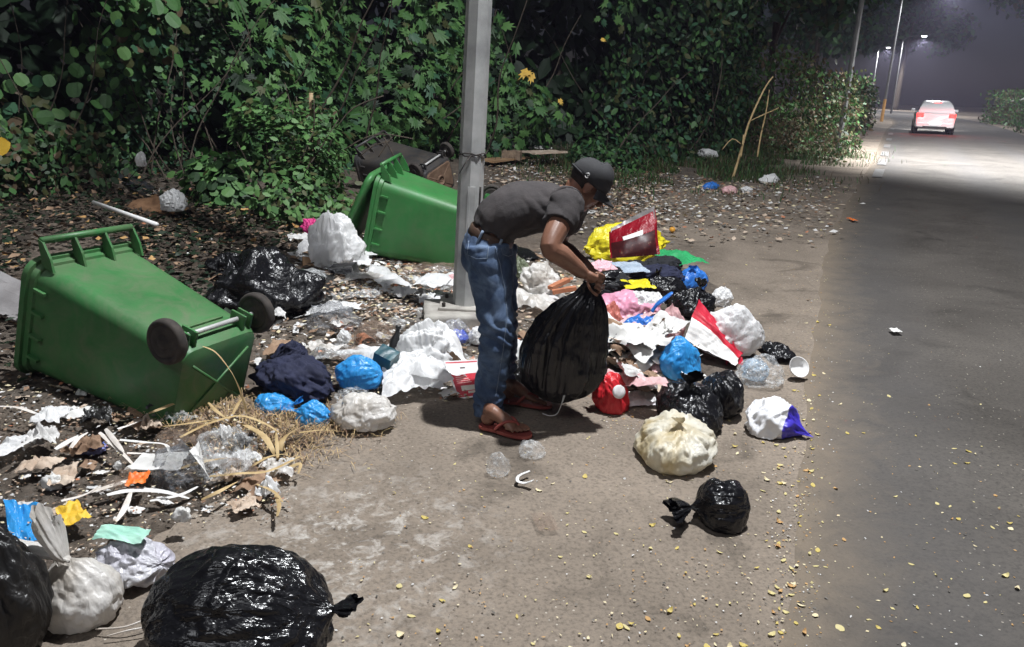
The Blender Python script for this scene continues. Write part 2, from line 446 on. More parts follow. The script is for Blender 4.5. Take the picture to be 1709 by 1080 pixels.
# ground sheet with slight unevenness close by
xs = np.unique(np.concatenate([np.linspace(-70, -8, 14), np.linspace(-8, 8, 110), np.linspace(8, 120, 26)]))
ys = np.unique(np.concatenate([np.linspace(-15, 0, 8), np.linspace(0, 14, 100), np.linspace(14, 190, 36)]))
X, Y = np.meshgrid(xs, ys); near = np.clip((15 - Y) / 4, 0, 1)
Z = near * .007 * fbm(np.stack([X * 1.3, Y * 1.3, X * 0], -1), 5, 3)
V = np.stack([X, Y, Z - .012], -1).reshape(-1, 3)
nx = len(xs); ii = (np.arange(len(ys) - 1)[:, None] * nx + np.arange(nx - 1)[None]).ravel()
kind(link('ground', fast_mesh('ground', V, np.stack([ii, ii + 1, ii + nx + 1, ii + nx], -1), [M['shoulder']])), 'structure', 'dusty brown tarmac shoulder scattered with leaves and crumbs')

# the road: asphalt strip, thicker than the worn shoulder
E2 = smooth_path([(x, y, 0) for x, y in EDGE], 16)
V, Fc = [], []
W_ = 14
for i, p in enumerate(E2):
    t = (E2[min(i + 1, len(E2) - 1)] - E2[max(i - 1, 0)]).normalized(); n = Vector((t.y, -t.x, 0))
    wob = .012 * math.sin(p.y * 2.3) + .010 * math.sin(p.y * 5.1 + 1) + .008 * math.sin(p.y * 11)
    V.append(p + n * (wob - .02) + Vector((0, 0, -.02)))
    for k in range(W_): V.append(p + n * (wob + 6.3 * k / (W_ - 1)) + Vector((0, 0, -.006 + .045 * math.sin(math.pi * k / (W_ - 1)))))
k2 = W_ + 1
for i in range(len(E2) - 1):
    for k in range(W_): Fc.append((i * k2 + k, i * k2 + k + 1, (i + 1) * k2 + k + 1, (i + 1) * k2 + k))
road_me = poly_mesh('road', V, Fc, M['asphalt']); _u = road_me.uv_layers.new(name='UVMap')
for lp in road_me.loops:
    kk = lp.vertex_index % k2; _u.data[lp.index].uv = (0 if kk == 0 else 6.3 * (kk - 1) / (W_ - 1), lp.vertex_index // k2)
kind(link('road', road_me), 'structure', 'grey asphalt road running away past the rubbish')
# faded edge line, worn dashes
M['line'] = pmat('worn_white_paint', [(.085, .08, .075), (.16, .155, .15)], .8, 9, bump_s=.3)
line = empty('edge_line'); kind(line, 'structure', 'worn pale dashes of the edge line along the road')
for y0 in (17.2, 20.4, 23.6, 27.5, 32, 37, 43):
    y1 = y0 + 1.9
    def ep(y, o):
        x0, x1 = edge_x(y - .2), edge_x(y + .2); t = Vector((x1 - x0, .4, 0)).normalized()
        return Vector((edge_x(y), y, .0)) + Vector((t.y, -t.x, 0)) * o
    zz = .0155
    link('painted_dash', poly_mesh('painted_dash', [(*ep(y0, .16).xy, zz), (*ep(y0, .36).xy, zz + .003), (*ep(y1, .36).xy, zz + .003), (*ep(y1, .16).xy, zz)], [(0, 1, 2, 3)], M['line']), line)

# rubbish bank: dark soil and rotted litter rising to the thicket
BANK = [(-6, .5), (-1.75, 1.7), (-1.32, 2.45), (-1.05, 3.1), (-.75, 3.75), (-.55, 4.3), (.0, 4.7), (.3, 5.2), (.2, 6.2), (.7, 8.0), (1.2, 10), (2.4, 13), (4.2, 16), (7, 22), (11, 30), (20, 48), (30, 70)]
def bank_x(y): return np.interp(y, [p[1] for p in BANK], [p[0] for p in BANK])
HEAP_C = G(1095, 560); HEAP_C2 = G(1085, 470)
def T(x, y):
    x = np.asarray(x, float); y = np.asarray(y, float)
    d = bank_x(y) - x
    z = .10 * np.clip(d / 1.0, 0, 1) + .28 * np.clip((d - 1.0) / 3.5, 0, 1)
    z = np.where(d < 0, -.05, z)
    h1 = .20 * np.exp(-((x - HEAP_C.x) / .42) ** 2 - ((y - HEAP_C.y) / .55) ** 2)
    h2 = .14 * np.exp(-((x - HEAP_C2.x) / .42) ** 2 - ((y - HEAP_C2.y) / .7) ** 2)
    return np.maximum(z, np.maximum(h1, h2) - .03)
def Th(x, y): return max(0.0, float(T(x, y)))

m, nt, b = new_mat('rotted_litter_soil'); b.inputs['Roughness'].default_value = .95
c1 = ramp(nt, [(.040, .032, .026, .28), (.115, .092, .072, .44), (.20, .165, .135, .60), (.34, .29, .24, .76)], noise_tex(nt, 14, 8, .75, .8))
c2 = ramp(nt, [(.7, .7, .7, .35), (1.2, 1.15, 1.1, .7)], noise_tex(nt, 1.6, 4))
mul = nt.nodes.new('ShaderNodeMixRGB'); mul.blend_type = 'MULTIPLY'; mul.inputs[0].default_value = 1
nt.links.new(c1, mul.inputs[1]); nt.links.new(c2, mul.inputs[2]); nt.links.new(mul.outputs[0], b.inputs['Base Color'])
bump(nt, b, noise_tex(nt, 26, 8, .75, .5), 1.0, .03)
M['litter_soil'] = m
xs = np.unique(np.concatenate([np.linspace(-14, -3.2, 40), np.linspace(-3.2, 2, 150), np.linspace(2, 30, 40)]))
ys = np.unique(np.concatenate([np.linspace(.5, 1.6, 6), np.linspace(1.6, 9, 190), np.linspace(9, 70, 70)]))
X, Y = np.meshgrid(xs, ys); Z = T(X, Y)
rough = np.clip((Z + .02) / .1, 0, 1)
Z = Z + rough * (.045 * fbm(np.stack([X * 4, Y * 4, X * 0], -1), 11, 4) + .02 * np.abs(fbm(np.stack([X * 14, Y * 14, X * 0], -1), 3, 2)) - .02)
Z = np.where(rough <= 0, -.08, Z)
nx = len(xs); ii = (np.arange(len(ys) - 1)[:, None] * nx + np.arange(nx - 1)[None]).ravel()
Fq = np.stack([ii, ii + 1, ii + nx + 1, ii + nx], -1)
Vb = np.stack([X, Y, Z], -1).reshape(-1, 3)
Fq = Fq[(Vb[Fq][:, :, 2] > -.075).any(1)]
kind(link('rubbish_bank', fast_mesh('rubbish_bank', Vb, Fq, [M['litter_soil']])), 'structure', 'dark bank of soil and rotted litter under the thicket')

# ================================================================== STREET LAMPS
M['galv'] = pmat('galvanised_steel', [(.22, .225, .225), (.36, .365, .36), (.52, .52, .51)], .55, 4, 7, bump_s=.15, metal=.1)
M['galv_dimmed'] = pmat('dimmed_galvanised_steel', [(.10, .10, .10), (.16, .16, .16)], .7, 5)  # galvanised steel darkened in its colour so the far posts look dim
M['lamp_glass'] = emit_mat('lamp_glass', (.92, .96, 1.0), 9)
M['lamp_glass_near'] = emit_mat('lamp_glass_near', (.95, .97, 1.0), 3)
def street_lamp(base, height, arm_dir, arm_len, label, power, lean=0.0, r0=.085, r1=.06, glass='lamp_glass', cone=164, orange_foot=False, aim=None, blend=.3, steel='galv_dimmed'):
    L = empty('street_lamp', base); L.rotation_euler = (0, lean, 0)
    tag(L, label, 'street lamp', 'street lamps along the road')
    zs = [.02, height * .33, height * .66, height]
    shaft = tube('shaft', [(0, 0, z) for z in zs], [r0 + (r1 - r0) * z / height for z in zs], M[steel], L, 8, (0, 1, 0), False)
    a = Vector(arm_dir).normalized()
    pts = smooth_path([(0, 0, height - .15), a * (arm_len * .3) + Vector((0, 0, height + .25)), a * arm_len + Vector((0, 0, height + .38))], 5)
    tube('arm', pts, .03, M[steel], L, 8)
    c = a * (arm_len + .22) + Vector((0, 0, height + .37)); rz = math.atan2(a.y, a.x)
    MM = Matrix.Translation(c) @ Matrix.Rotation(rz, 4, 'Z')
    bm = bmesh.new(); box_bm(bm, (0, 0, .03), (.62, .26, .10), MM)
    hd = link('lamp_head', finish_bm(bm, 'lamp_head', M[steel], False, .03), L)
    bm = bmesh.new(); box_bm(bm, (.03, 0, -.035), (.46, .20, .03), MM)
    link('lamp_glass', finish_bm(bm, 'lamp_glass', M[glass], False, .008), hd)
    V, Fc = ell_data_((0, 0, 0), (.25, .12, .12), Matrix.Translation(c + Vector((0, 0, -.04))) @ Matrix.Rotation(rz, 4, 'Z')); link('lamp_bowl', poly_mesh('lamp_bowl', V, Fc, M[glass]), hd)
    ld = bpy.data.lights.new('lamp_light', 'SPOT'); ld.energy = power; ld.color = (.96, .98, 1.0)
    ld.spot_size = rad(cone); ld.spot_blend = blend; ld.shadow_soft_size = .13
    lo = bpy.data.objects.new('lamp_light', ld); COL.objects.link(lo); lo.parent = L
    lo.location = c + Vector((0, 0, -.30))
    if aim: lo.rotation_euler = Vector(aim).to_track_quat('-Z', 'Y').to_euler()
    if orange_foot:
        tube('painted_foot', [(0, 0, .02), (0, 0, 1.5)], [r0 + .006, r0 + .002], pmat('ochre_paint', [(.45, .22, .06), (.60, .34, .12)], .7), L, 8, (0, 1, 0), False)
    return L, c
pb = G(776, 512, .16)
near_lamp, NEAR_C = street_lamp((pb.x, pb.y, .16), 8.0, (.95, -.75, 0), 1.75, 'octagonal steel street lamp post on a concrete block behind the bending person', 4900, rad(1.6), .086, .062, 'lamp_glass_near', 164, steel='galv')
# details of the near post
bm = bmesh.new(); box_bm(bm, (0, 0, .012), (.34, .30, .024)); link('base_plate', finish_bm(bm, 'base_plate', M['concrete'], False, .006), near_lamp)
for sx in (-1, 1):
    for sy in (-1, 1):
        lathe('bolt', [(.012, .02), (.012, .05), (.006, .055)], M['rubber'], near_lamp, 6, Matrix.Translation((sx * .135, sy * .115, 0)), False)
tube('cable', smooth_path([(.066, -.058, .12), (.068, -.057, .35), (.065, -.056, .6), (.067, -.055, .82)], 5), .007, M['rubber'], near_lamp, 6)
wire = []
for k in range(25):
    a = 2 * math.pi * k / 12; wire.append((.086 * math.cos(a), .086 * math.sin(a), 1.02 + .012 * math.sin(k * 1.3)))
wire += [(.12, -.03, 1.09), (.11, -.05, 1.15)]
tube('wire_tie', wire, .004, M['rubber'], near_lamp, 5)
tube('wire_end', [(.0, -.088, 1.02), (-.04, -.10, .96), (-.07, -.095, .90)], .003, M['rubber'], near_lamp, 5)
box('access_cover', (.012, -.0795, .62), (.05, .006, .40), M['galv'], near_lamp, .002)
# concrete block under it
V, Fc = [], []
bm = bmesh.new(); box_bm(bm, (0, 0, .05), (.46, .44, .24))
bmesh.ops.subdivide_edges(bm, edges=bm.edges, cuts=9, use_grid_fill=True)
co = np.array([v.co[:] for v in bm.verts]); nn = crumple(co, 3, 3, 3) * .014 + fbm(co * 9, 8, 3) * .008
for v, k in zip(bm.verts, nn): v.co += v.co.normalized() * float(k)
tag(link('concrete_block', finish_bm(bm, 'concrete_block', M['concrete'], True), None, (pb.x - .04, pb.y - .06, 0), (0, 0, .12)), 'chipped pale concrete block at the foot of the street lamp post', 'concrete block')

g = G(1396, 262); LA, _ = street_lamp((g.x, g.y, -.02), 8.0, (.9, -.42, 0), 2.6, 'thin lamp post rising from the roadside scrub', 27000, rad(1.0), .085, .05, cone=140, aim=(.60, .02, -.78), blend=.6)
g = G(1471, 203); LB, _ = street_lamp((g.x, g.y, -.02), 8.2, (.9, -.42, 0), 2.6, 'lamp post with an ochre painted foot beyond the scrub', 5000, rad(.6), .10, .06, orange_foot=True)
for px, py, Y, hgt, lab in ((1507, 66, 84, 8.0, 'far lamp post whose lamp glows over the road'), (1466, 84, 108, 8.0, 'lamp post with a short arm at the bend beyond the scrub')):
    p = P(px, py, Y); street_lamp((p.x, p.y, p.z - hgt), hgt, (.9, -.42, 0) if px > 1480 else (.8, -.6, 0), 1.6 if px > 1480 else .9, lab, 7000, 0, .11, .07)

# ================================================================== WHEELIE BINS
def binmats(nm, c0, c1, dirt):
    return pmat(nm, [c0, c1], .42, 4, bump_s=.12, bump_scale=180, bump_d=.002)
def dirty(nm, c0, c1, d, amount=.5):
    m, nt, b = new_mat(nm); b.inputs['Roughness'].default_value = .42
    base = ramp(nt, [(*c0, .35), (*c1, .65)], noise_tex(nt, 3, 4))
    dm = ramp(nt, [(0, 0, 0, .40), (amount * .45, amount * .45, amount * .45, .55), (amount, amount, amount, .72)], noise_tex(nt, 5, 9, .78, .9))
    mx = nt.nodes.new('ShaderNodeMixRGB'); nt.links.new(dm, mx.inputs[0]); nt.links.new(base, mx.inputs[1]); mx.inputs[2].default_value = (*d, 1)
    nt.links.new(mx.outputs[0], b.inputs['Base Color'])
    rr = nt.nodes.new('ShaderNodeMapRange'); rr.inputs['To Min'].default_value = .36; rr.inputs['To Max'].default_value = .6
    nt.links.new(noise_tex(nt, 9, 6, .7), rr.inputs['Value']); nt.links.new(rr.outputs[0], b.inputs['Roughness'])
    bump(nt, b, noise_tex(nt, 190, 3), .12, .002)
    return m
M['bin_green'] = dirty('green_bin_plastic', (.024, .13, .034), (.042, .18, .052), (.13, .15, .09), .8)
M['bin_green2'] = dirty('brighter_green_bin_plastic', (.022, .15, .035), (.036, .20, .05), (.10, .14, .07), .6)
M['bin_grey'] = dirty('charcoal_bin_plastic', (.022, .023, .026), (.038, .039, .042), (.13, .10, .07), .5)
M['bin_mud'] = pmat('muddy_bin_base', [(.09, .05, .03), (.20, .13, .085)], .85, 9, bump_s=.5)
def rring(hw, yf, yb, r, z, n=5):
    out = []
    for cx, cy, a0 in ((hw - r, yb - r, 0), (-hw + r, yb - r, 90), (-hw + r, yf + r, 180), (hw - r, yf + r, 270)):
        for k in range(n + 1):
            a = rad(a0 + 90 * k / n); out.append(Vector((cx + r * math.cos(a), cy + r * math.sin(a), z)))
    return out
def loft_rings(rings, cap0=True, cap1=True):
    V, Fc, n = [], [], len(rings[0])
    for r in rings: V += r
    for i in range(len(rings) - 1):
        for k in range(n):
            k2 = (k + 1) % n; Fc.append((i * n + k, i * n + k2, (i + 1) * n + k2, (i + 1) * n + k))
    if cap0: Fc.append(tuple(range(n))[::-1])
    if cap1: Fc.append(tuple((len(rings) - 1) * n + k for k in range(n)))
    return V, Fc
def wheelie_bin(label, mat, Mtx, lid=None, base_mat=None, sc=(1, 1, 1), muddy=False):
    root = empty('wheelie_bin'); root.matrix_world = Mtx
    tag(root, label, 'bin', 'wheeled rubbish bins lying on their fronts')
    def prof(z): return (.235 + .05 * z) * sc[0], -(.22 + .11 * z) * sc[1], (.27 + .05 * z) * sc[1]
    H = 1.0 * sc[2]
    rings = []
    for z, ins, r in ((0, .045, .05), (.012, .014, .06), (.05, 0, .065), (.30, 0, .07), (.65, 0, .075), (.93, 0, .08)):
        hw, yf, yb = prof(z); rings.append(rring(hw - ins, yf + ins, yb - ins, r, z * H))
    for z, o, r in ((.935, .012, .085), (.965, .014, .085), (.968, .028, .09), (1.0, .028, .09)):       # rolled rim
        hw, yf, yb = prof(z); rings.append(rring(hw + o, yf - o, yb + o, r, z * H))
    hw, yf, yb = prof(1.0); rings.append(rring(hw - .008, yf + .008, yb - .008, .08, H))
    for z in (.6, .04):
        hw, yf, yb = prof(z); rings.append(rring(hw - .012, yf + .012, yb - .012, .07, z * H))
    V, Fc = loft_rings(rings)
    body = link('body', poly_mesh('body', V, Fc, M[mat]), root)
    try:
        body.data.set_sharp_from_angle(angle=rad(40))
    except Exception: pass
    # raised ribs under the rim along the sides
    for sx in (-1, 1):
        for k, yy in enumerate((-.20, -.07, .07, .20)):
            hw, yf, yb = prof(.9)
            box('rim_rib', (sx * (hw + .010), yy * sc[1], .895 * H), (.020, .014, .07), M[mat], body)
    # handle: bar on four gussets standing off the back below the rim
    hw, yf, yb = prof(.97)
    hroot = tube('handle', [(-hw * .86, yb + .115, .985 * H), (hw * .86, yb + .115, .985 * H)], .017, M[mat], root, 10)
    for k in range(4):
        x = (-.86 + 1.72 * k / 3) * hw
        Vg = [(x, yb - .005, .87 * H), (x, yb + .055, .905 * H), (x, yb + .115, .968 * H), (x, yb + .118, 1.0 * H), (x, yb + .08, .985 * H), (x, yb + .03, .962 * H), (x, yb - .005, .955 * H)]
        n = len(Vg); VV = [Vector(v) + Vector((s * .006, 0, 0)) for s in (-1, 1) for v in Vg]
        FF = [tuple(range(n))[::-1], tuple(range(n, 2 * n))] + [(i, (i + 1) % n, n + (i + 1) % n, n + i) for i in range(n)]
        link('gusset', poly_mesh('gusset', VV, FF, M[mat], False), hroot)
    # axle, brackets, wheels
    hw, yf, yb = prof(.08); za, ya = .075 * H, yb + .035
    tube('axle', [(-hw - .03, ya, za), (hw + .03, ya, za)], .012, M['galv'], root, 10)
    for sx in (-1, 1):
        for off in (.05, .095):
            box('axle_bracket', (sx * (hw - off), ya - .012, za), (.012, .085, .09), M[mat], root, .003)
        R90 = Matrix.Translation((sx * (hw + .035), ya, za)) @ Matrix.Rotation(math.pi / 2, 4, 'Y')
        wr = .105
        wh = lathe('wheel', [(.055, -.022), (.070, -.025), (.073, -.020), (.078, -.020), (.081, -.026), (wr - .012, -.026), (wr - .003, -.018), (wr, -.006), (wr, .006), (wr - .003, .018), (wr - .012, .026), (.081, .026), (.078, .020), (.073, .020), (.070, .025), (.055, .022)], M['rubber'], root, 28, R90)
        lathe('hub', [(.012, -.03), (.03, -.03), (.034, -.018), (.062, -.016), (.064, .016), (.034, .018), (.03, .03), (.012, .03)], M['rubber'], wh, 20, R90)
    # low mouldings across the back above the axle and on the base
    box('back_moulding', (0, prof(.17)[2] + .004, .17 * H), (hw * 1.15, .014, .02), M[mat], root, .004)
    for s in (-1, 1):
        V, Fc = tube_data([(-.17 * s * sc[0], -.15 * sc[1], -.002), (.17 * s * sc[0], .17 * sc[1], -.002)], .007, 6)
        link('base_rib', poly_mesh('base_rib', V, Fc, M[base_mat or mat]), root)
    if muddy:
        V, Fc = loft_rings([rring(prof(0)[0] - .05, prof(0)[1] + .05, prof(0)[2] - .05, .05, -.004), rring(prof(0)[0] - .035, prof(0)[1] + .035, prof(0)[2] - .035, .05, .004)])
        link('base_crust', poly_mesh('base_crust', V, Fc, M['bin_mud'], False), root)
        V, Fc = loft_rings([[Vector((math.cos(a) * r, math.sin(a) * r + .02, z)) for a in np.linspace(0, 2 * math.pi, 20, endpoint=False)] for r, z in ((.07, -.003), (.07, -.018), (.045, -.018), (.045, -.006))])
        link('base_boss', poly_mesh('base_boss', V, Fc, M['bin_mud']), root)
    if lid is not None:
        hw, yf, yb = prof(1.0); rr = []
        for z, o in ((0, .03), (.03, .035), (.055, .0), (.07, -.09)): rr.append(rring(hw + o, yf - o, yb + o * .3, .09, z))
        V, Fc = loft_rings(rr)
        Ml = Matrix.Translation((0, yb + .06, H + .01)) @ Matrix.Rotation(lid, 4, 'X') @ Matrix.Translation((0, -yb - .06, 0))
        link('lid', poly_mesh('lid', [Ml @ v for v in V], Fc, M[mat]), root)
    return root
def binM(x, y, z, yaw, tilt, roll): return Matrix.Translation((x, y, z)) @ Matrix.Rotation(yaw, 4, 'Z') @ Matrix.Rotation(tilt, 4, 'X') @ Matrix.Rotation(roll, 4, 'Z')
wheelie_bin('large green wheelie bin lying beside the dry grass, its two wheels up', 'bin_green', binM(-1.413, 3.633, .192, 4.304, 1.276, .017), None, None, (1.056, .895, .93))
wheelie_bin('green wheelie bin lying behind the street lamp post, side to the road', 'bin_green2', binM(-.256, 6.814, .326, 4.566, 1.339, -.088), rad(-14), None, (1.02, 1.049, .95))
wheelie_bin('charcoal wheelie bin with muddy base lying against the thicket', 'bin_grey', binM(-.913, 9.821, .46, 4.091, 1.495, -.388), None, 'bin_mud', (1.06, .85, 1.1), True)

# ================================================================== THE PERSON
def fuse(name, pieces, voxel, m, parent, smooth_it=6, wrinkle=None):
    """union of closed pieces as one continuous skin"""
    V, Fc = [], []
    for v, f in pieces:
        o = len(V); V += list(v); Fc += [tuple(i + o for i in q) for q in f]
    bm = bmesh.new(); bv = [bm.verts.new(v) for v in V]; bm.verts.ensure_lookup_table()
    for q in Fc:
        try: bm.faces.new([bv[i] for i in q])
        except ValueError: pass
    bmesh.ops.recalc_face_normals(bm, faces=bm.faces)
    me = bpy.data.meshes.new(name); bm.to_mesh(me); bm.free()
    o = bpy.data.objects.new('tmp', me); COL.objects.link(o)
    r = o.modifiers.new('r', 'REMESH'); r.mode = 'VOXEL'; r.voxel_size = voxel
    if smooth_it:
        s = o.modifiers.new('s', 'SMOOTH'); s.iterations = smooth_it; s.factor = .5
    dg = bpy.context.evaluated_depsgraph_get()
    out = bpy.data.meshes.new_from_object(o.evaluated_get(dg)); out.name = name
    bpy.data.objects.remove(o); bpy.data.meshes.remove(me)
    if wrinkle:
        n = len(out.vertices); co = np.empty(n * 3, np.float32); no = np.empty(n * 3, np.float32)
        out.vertices.foreach_get('co', co); out.vertex_normals.foreach_get('vector', no)
        co = co.reshape(-1, 3).astype(float); no = no.reshape(-1, 3)
        co = co + no * wrinkle(co, no)[:, None]
        out.vertices.foreach_set('co', co.astype(np.float32).ravel()); out.update()
    out.materials.clear(); out.materials.append(m)
    for p in out.polygons: p.use_smooth = True
    return link(name, out, parent)
def TD(pts, radii, seg=16, up=(0, 1, 0), sub=4):
    """tube with smooth path and interpolated radii"""
    sp = smooth_path(pts, sub); rr = []
    for i in range(len(sp)):
        t = i / sub; k = min(int(t), len(pts) - 2); f = t - k
        r0 = radii[k] if hasattr(radii[k], '__len__') else (radii[k],) * 2; r1 = radii[k + 1] if hasattr(radii[k + 1], '__len__') else (radii[k + 1],) * 2
        f = f * f * (3 - 2 * f); rr.append((r0[0] + (r1[0] - r0[0]) * f, r0[1] + (r1[1] - r0[1]) * f))
    return tube_data(sp, rr, seg, up)

M['skin'] = pmat('brown_skin', [(.17, .078, .048), (.25, .125, .082)], .45, 14, bump_s=.15, bump_scale=160, bump_d=.002)
M['hair'] = pmat('short_black_hair', [(.006, .005, .005), (.02, .017, .015)], .8, 60, bump_s=.6, bump_scale=220)
M['shirt'] = pmat('charcoal_cotton', [(.032, .028, .029), (.058, .050, .050)], .92, 7, detail=7, bump_s=.45, bump_scale=120, bump_d=.004)
M['cap'] = pmat('black_cap_cloth', [(.018, .018, .020), (.034, .034, .037)], .85, 8, bump_s=.3, bump_scale=150, bump_d=.002)
M['belt'] = pmat('brown_leather', [(.055, .030, .020), (.10, .060, .040)], .6, 9, bump_s=.2)
M['sandal'] = pmat('red_rubber', [(.24, .045, .035), (.34, .075, .06)], .6, 9)
m, nt, b = new_mat('faded_denim'); b.inputs['Roughness'].default_value = .9
c = ramp(nt, [(.020, .038, .085, .30), (.050, .085, .160, .48), (.12, .175, .27, .62), (.30, .38, .48, .78)], noise_tex(nt, 6.5, 6, .66, .6))
nt.links.new(c, b.inputs['Base Color']); bump(nt, b, noise_tex(nt, 170, 3), .3, .003)
M['denim'] = m
M['denim_seam'] = pmat('pale_stitching', [(.09, .13, .21), (.24, .30, .38)], .85, 20)

man = empty('person', (G(830, 700).x, G(830, 700).y, 0))
man['label'] = 'person in dark t-shirt, jeans and cap bending over a black bag'; man['category'] = 'person'
bpy.context.view_layer.update()
MI = Matrix.Translation(-man.location)
def L3(v): return MI @ Vector(v)
def PP(px, py, Y): return L3(P(px, py, Y))

# --- joints from the photograph
pel = PP(816, 412, 3.92); wst = PP(822, 388, 3.92)
hipR, kneeR, ankR = PP(813, 425, 3.84), PP(830, 552, 3.75), PP(813, 690, 3.73)
hipL, kneeL, ankL = PP(824, 425, 4.01), PP(838, 545, 4.03), PP(836, 652, 4.13)
shR, elR, wrR = PP(946, 342, 3.76), PP(918, 412, 3.58), PP(974, 456, 3.68)
shL, elL, wrL = PP(955, 342, 4.10), PP(930, 408, 4.16), PP(985, 452, 3.98)
spine = [pel, wst, PP(852, 354, 3.92), PP(900, 342, 3.93), PP(940, 338, 3.94), PP(960, 330, 3.95)]
# --- head frame
hc = PP(983, 307, 3.97)
fw = Vector((.76, .06, -.65)).normalized(); up0 = Vector((.65, 0, .76)); lf = up0.cross(fw).normalized(); upv = fw.cross(lf).normalized()
HM = Matrix.Translation(hc) @ Matrix((fw, lf, upv)).transposed().to_4x4()

pieces = []
pieces.append(TD(spine, [(.09, .14), (.095, .135), (.105, .15), (.105, .165), (.085, .17), (.06, .07)], 20, (0, 1, 0)))
pieces.append(TD([PP(946, 333, 3.95), PP(962, 325, 3.96), HM @ Vector((-.035, 0, -.055)), HM @ Vector((-.02, 0, .0))], [.06, .058, .056, .06], 16))
for e in (((-.012, 0, .022), (.094, .075, .086)), ((.028, 0, -.035), (.062, .058, .082)), ((.052, 0, -.098), (.03, .032, .024)), ((.078, 0, .016), (.018, .045, .011)), ((.02, 0, -.07), (.06, .052, .04)),
          ((.090, 0, -.068), (.010, .023, .007)), ((.087, 0, -.080), (.010, .020, .008)), ((.060, .040, -.03), (.026, .022, .022)), ((.060, -.040, -.03), (.026, .022, .022))):
    pieces.append(ell_data(e[0], e[1], HM))
pieces.append(TD([HM @ Vector(v) for v in ((.082, 0, .012), (.100, 0, -.014), (.110, 0, -.038), (.088, 0, -.046))], [.008, .010, .015, .010], 10))
for s in (-1, 1):
    E_ = HM @ Matrix.Translation((-.008, s * .078, -.012)) @ Matrix.Rotation(s * .35, 4, 'Z')
    pieces.append(ell_data((0, 0, 0), (.021, .007, .033), E_)); pieces.append(ell_data((.004, 0, -.026), (.010, .008, .011), E_))
for sh, el, wr in ((shR, elR, wrR), (shL, elL, wrL)):
    pieces.append(TD([sh, sh.lerp(el, .45), el, el.lerp(wr, .3), el.lerp(wr, .7), wr], [.060, .056, .046, .050, .040, .030], 14))
# --- right hand closed on the neck of the bag
def hand(wr, knuck, pxs, Yk, mirror=1):
    out = [TD([wr, wr.lerp(knuck, .5), knuck], [(.028, .022), (.036, .022), (.038, .018)], 12, (0, .6, 1))]
    for i, (a, b_, c_, d_) in enumerate(pxs):
        out.append(TD([a, b_, c_, d_], [.0100 - .0006 * i, .0098 - .0006 * i, .0092 - .0006 * i, .0078], 8, (1, 0, .3), 3))
    return out
kR = PP(993, 467, 3.69)
fR = [(PP(998 - i * 2.0, 456 + i * 7.6, 3.685), PP(1007 - i * 2, 461 + i * 7.6, 3.705), PP(1006 - i * 2.4, 467 + i * 7.2, 3.745), PP(995 - i * 2.5, 470 + i * 7, 3.765)) for i in range(4)]
fR.append((PP(980, 466, 3.665), PP(983, 479, 3.655), PP(990, 488, 3.67), PP(997, 493, 3.69)))
pieces += hand(wrR, kR, fR, 3.69)
kL = PP(1002, 462, 3.93)
fL = [(PP(1006 - i * 2, 452 + i * 7, 3.93), PP(1013 - i * 2, 456 + i * 7, 3.90), PP(1012 - i * 2.4, 462 + i * 7, 3.87), PP(1002 - i * 2.5, 465 + i * 7, 3.86)) for i in range(4)]
fL.append((PP(990, 460, 3.95), PP(993, 472, 3.955), PP(998, 480, 3.94), PP(1003, 485, 3.92)))
pieces += hand(wrL, kL, fL, 3.93)
# --- legs inside the jeans, feet
for hp, kn, an in ((hipR, kneeR, ankR), (hipL, kneeL, ankL)):
    pieces.append(TD([hp, hp.lerp(kn, .5), kn, kn.lerp(an, .4), an], [.075, .065, .05, .047, .036], 14))
FEET = []
for heel, toe, an, inner in ((G(803, 706, .02), G(877, 723, .02), ankR, 1), (G(838, 664, .02), G(905, 672, .02), ankL, -1)):
    d = (toe - heel); d.z = 0; d.normalize(); s = Vector((-d.y, d.x, 0)) * inner
    FM = Matrix((d, s, Vector((0, 0, 1)))).transposed().to_4x4(); FM.translation = L3(Vector((heel.x, heel.y, .02)))
    f = lambda x, y, z: FM @ Vector((x, y, z))
    pieces.append(ell_data((.035, 0, .032), (.036, .029, .034), FM))
    pieces.append(TD([an + Vector((0, 0, .03)), f(.055, 0, .075), f(.105, .004, .052), f(.150, .004, .034), f(.190, .004, .020)], [(.036, .036), (.034, .036), (.036, .032), (.043, .024), (.043, .014)], 14, (0, 0, 1)))
    for k, (yy, ln, r) in enumerate(((.030, .062, .0125), (.012, .056, .0092), (-.005, .048, .0088), (-.021, .038, .0085), (-.036, .026, .0085))):
        x0 = .186 - max(0, k - 1) * .006
        pieces.append(TD([f(x0 - .02, yy * .95, .018), f(x0 + ln * .45, yy, .020), f(x0 + ln * .8, yy, .012), f(x0 + ln, yy, .009)], [r, r, r * .98, r * .75], 8, (0, 0, 1), 3))
    FEET.append((FM, inner))
body = fuse('body', pieces, .0042, M['skin'], man, 3)

# --- clothes
def shirt_w(co, no):
    ax = (PP(940, 338, 3.94) - wst).normalized(); a = (co - np.array(wst)) @ np.array(ax)
    q = co * np.array([1, .55, 1])
    folds = crumple(q, 21, 5.5, 2, 3, .5)
    low = np.exp(-((a - .03) / .13) ** 2)
    strand = np.abs(np.sin((a * 30 + 5.5 * fbm(co * 5, 4, 2)))) - .5
    arm = np.exp(-(((co - np.array(PP(925, 372, 3.75))) ** 2).sum(1)) / .012)
    belly = np.clip(-no[:, 2] * .8 + .45, 0, 1)
    return .016 * folds * (.3 + .7 * belly) + .024 * low * strand * belly + .016 * arm * strand + .006 * crease(co, 12, 4, 2) + .003 * fbm(co * 11, 9, 3)
sp = [PP(824, 384, 3.92), PP(836, 366, 3.92), PP(862, 350, 3.92), PP(902, 345, 3.93), PP(938, 343, 3.94), PP(957, 334, 3.95)]
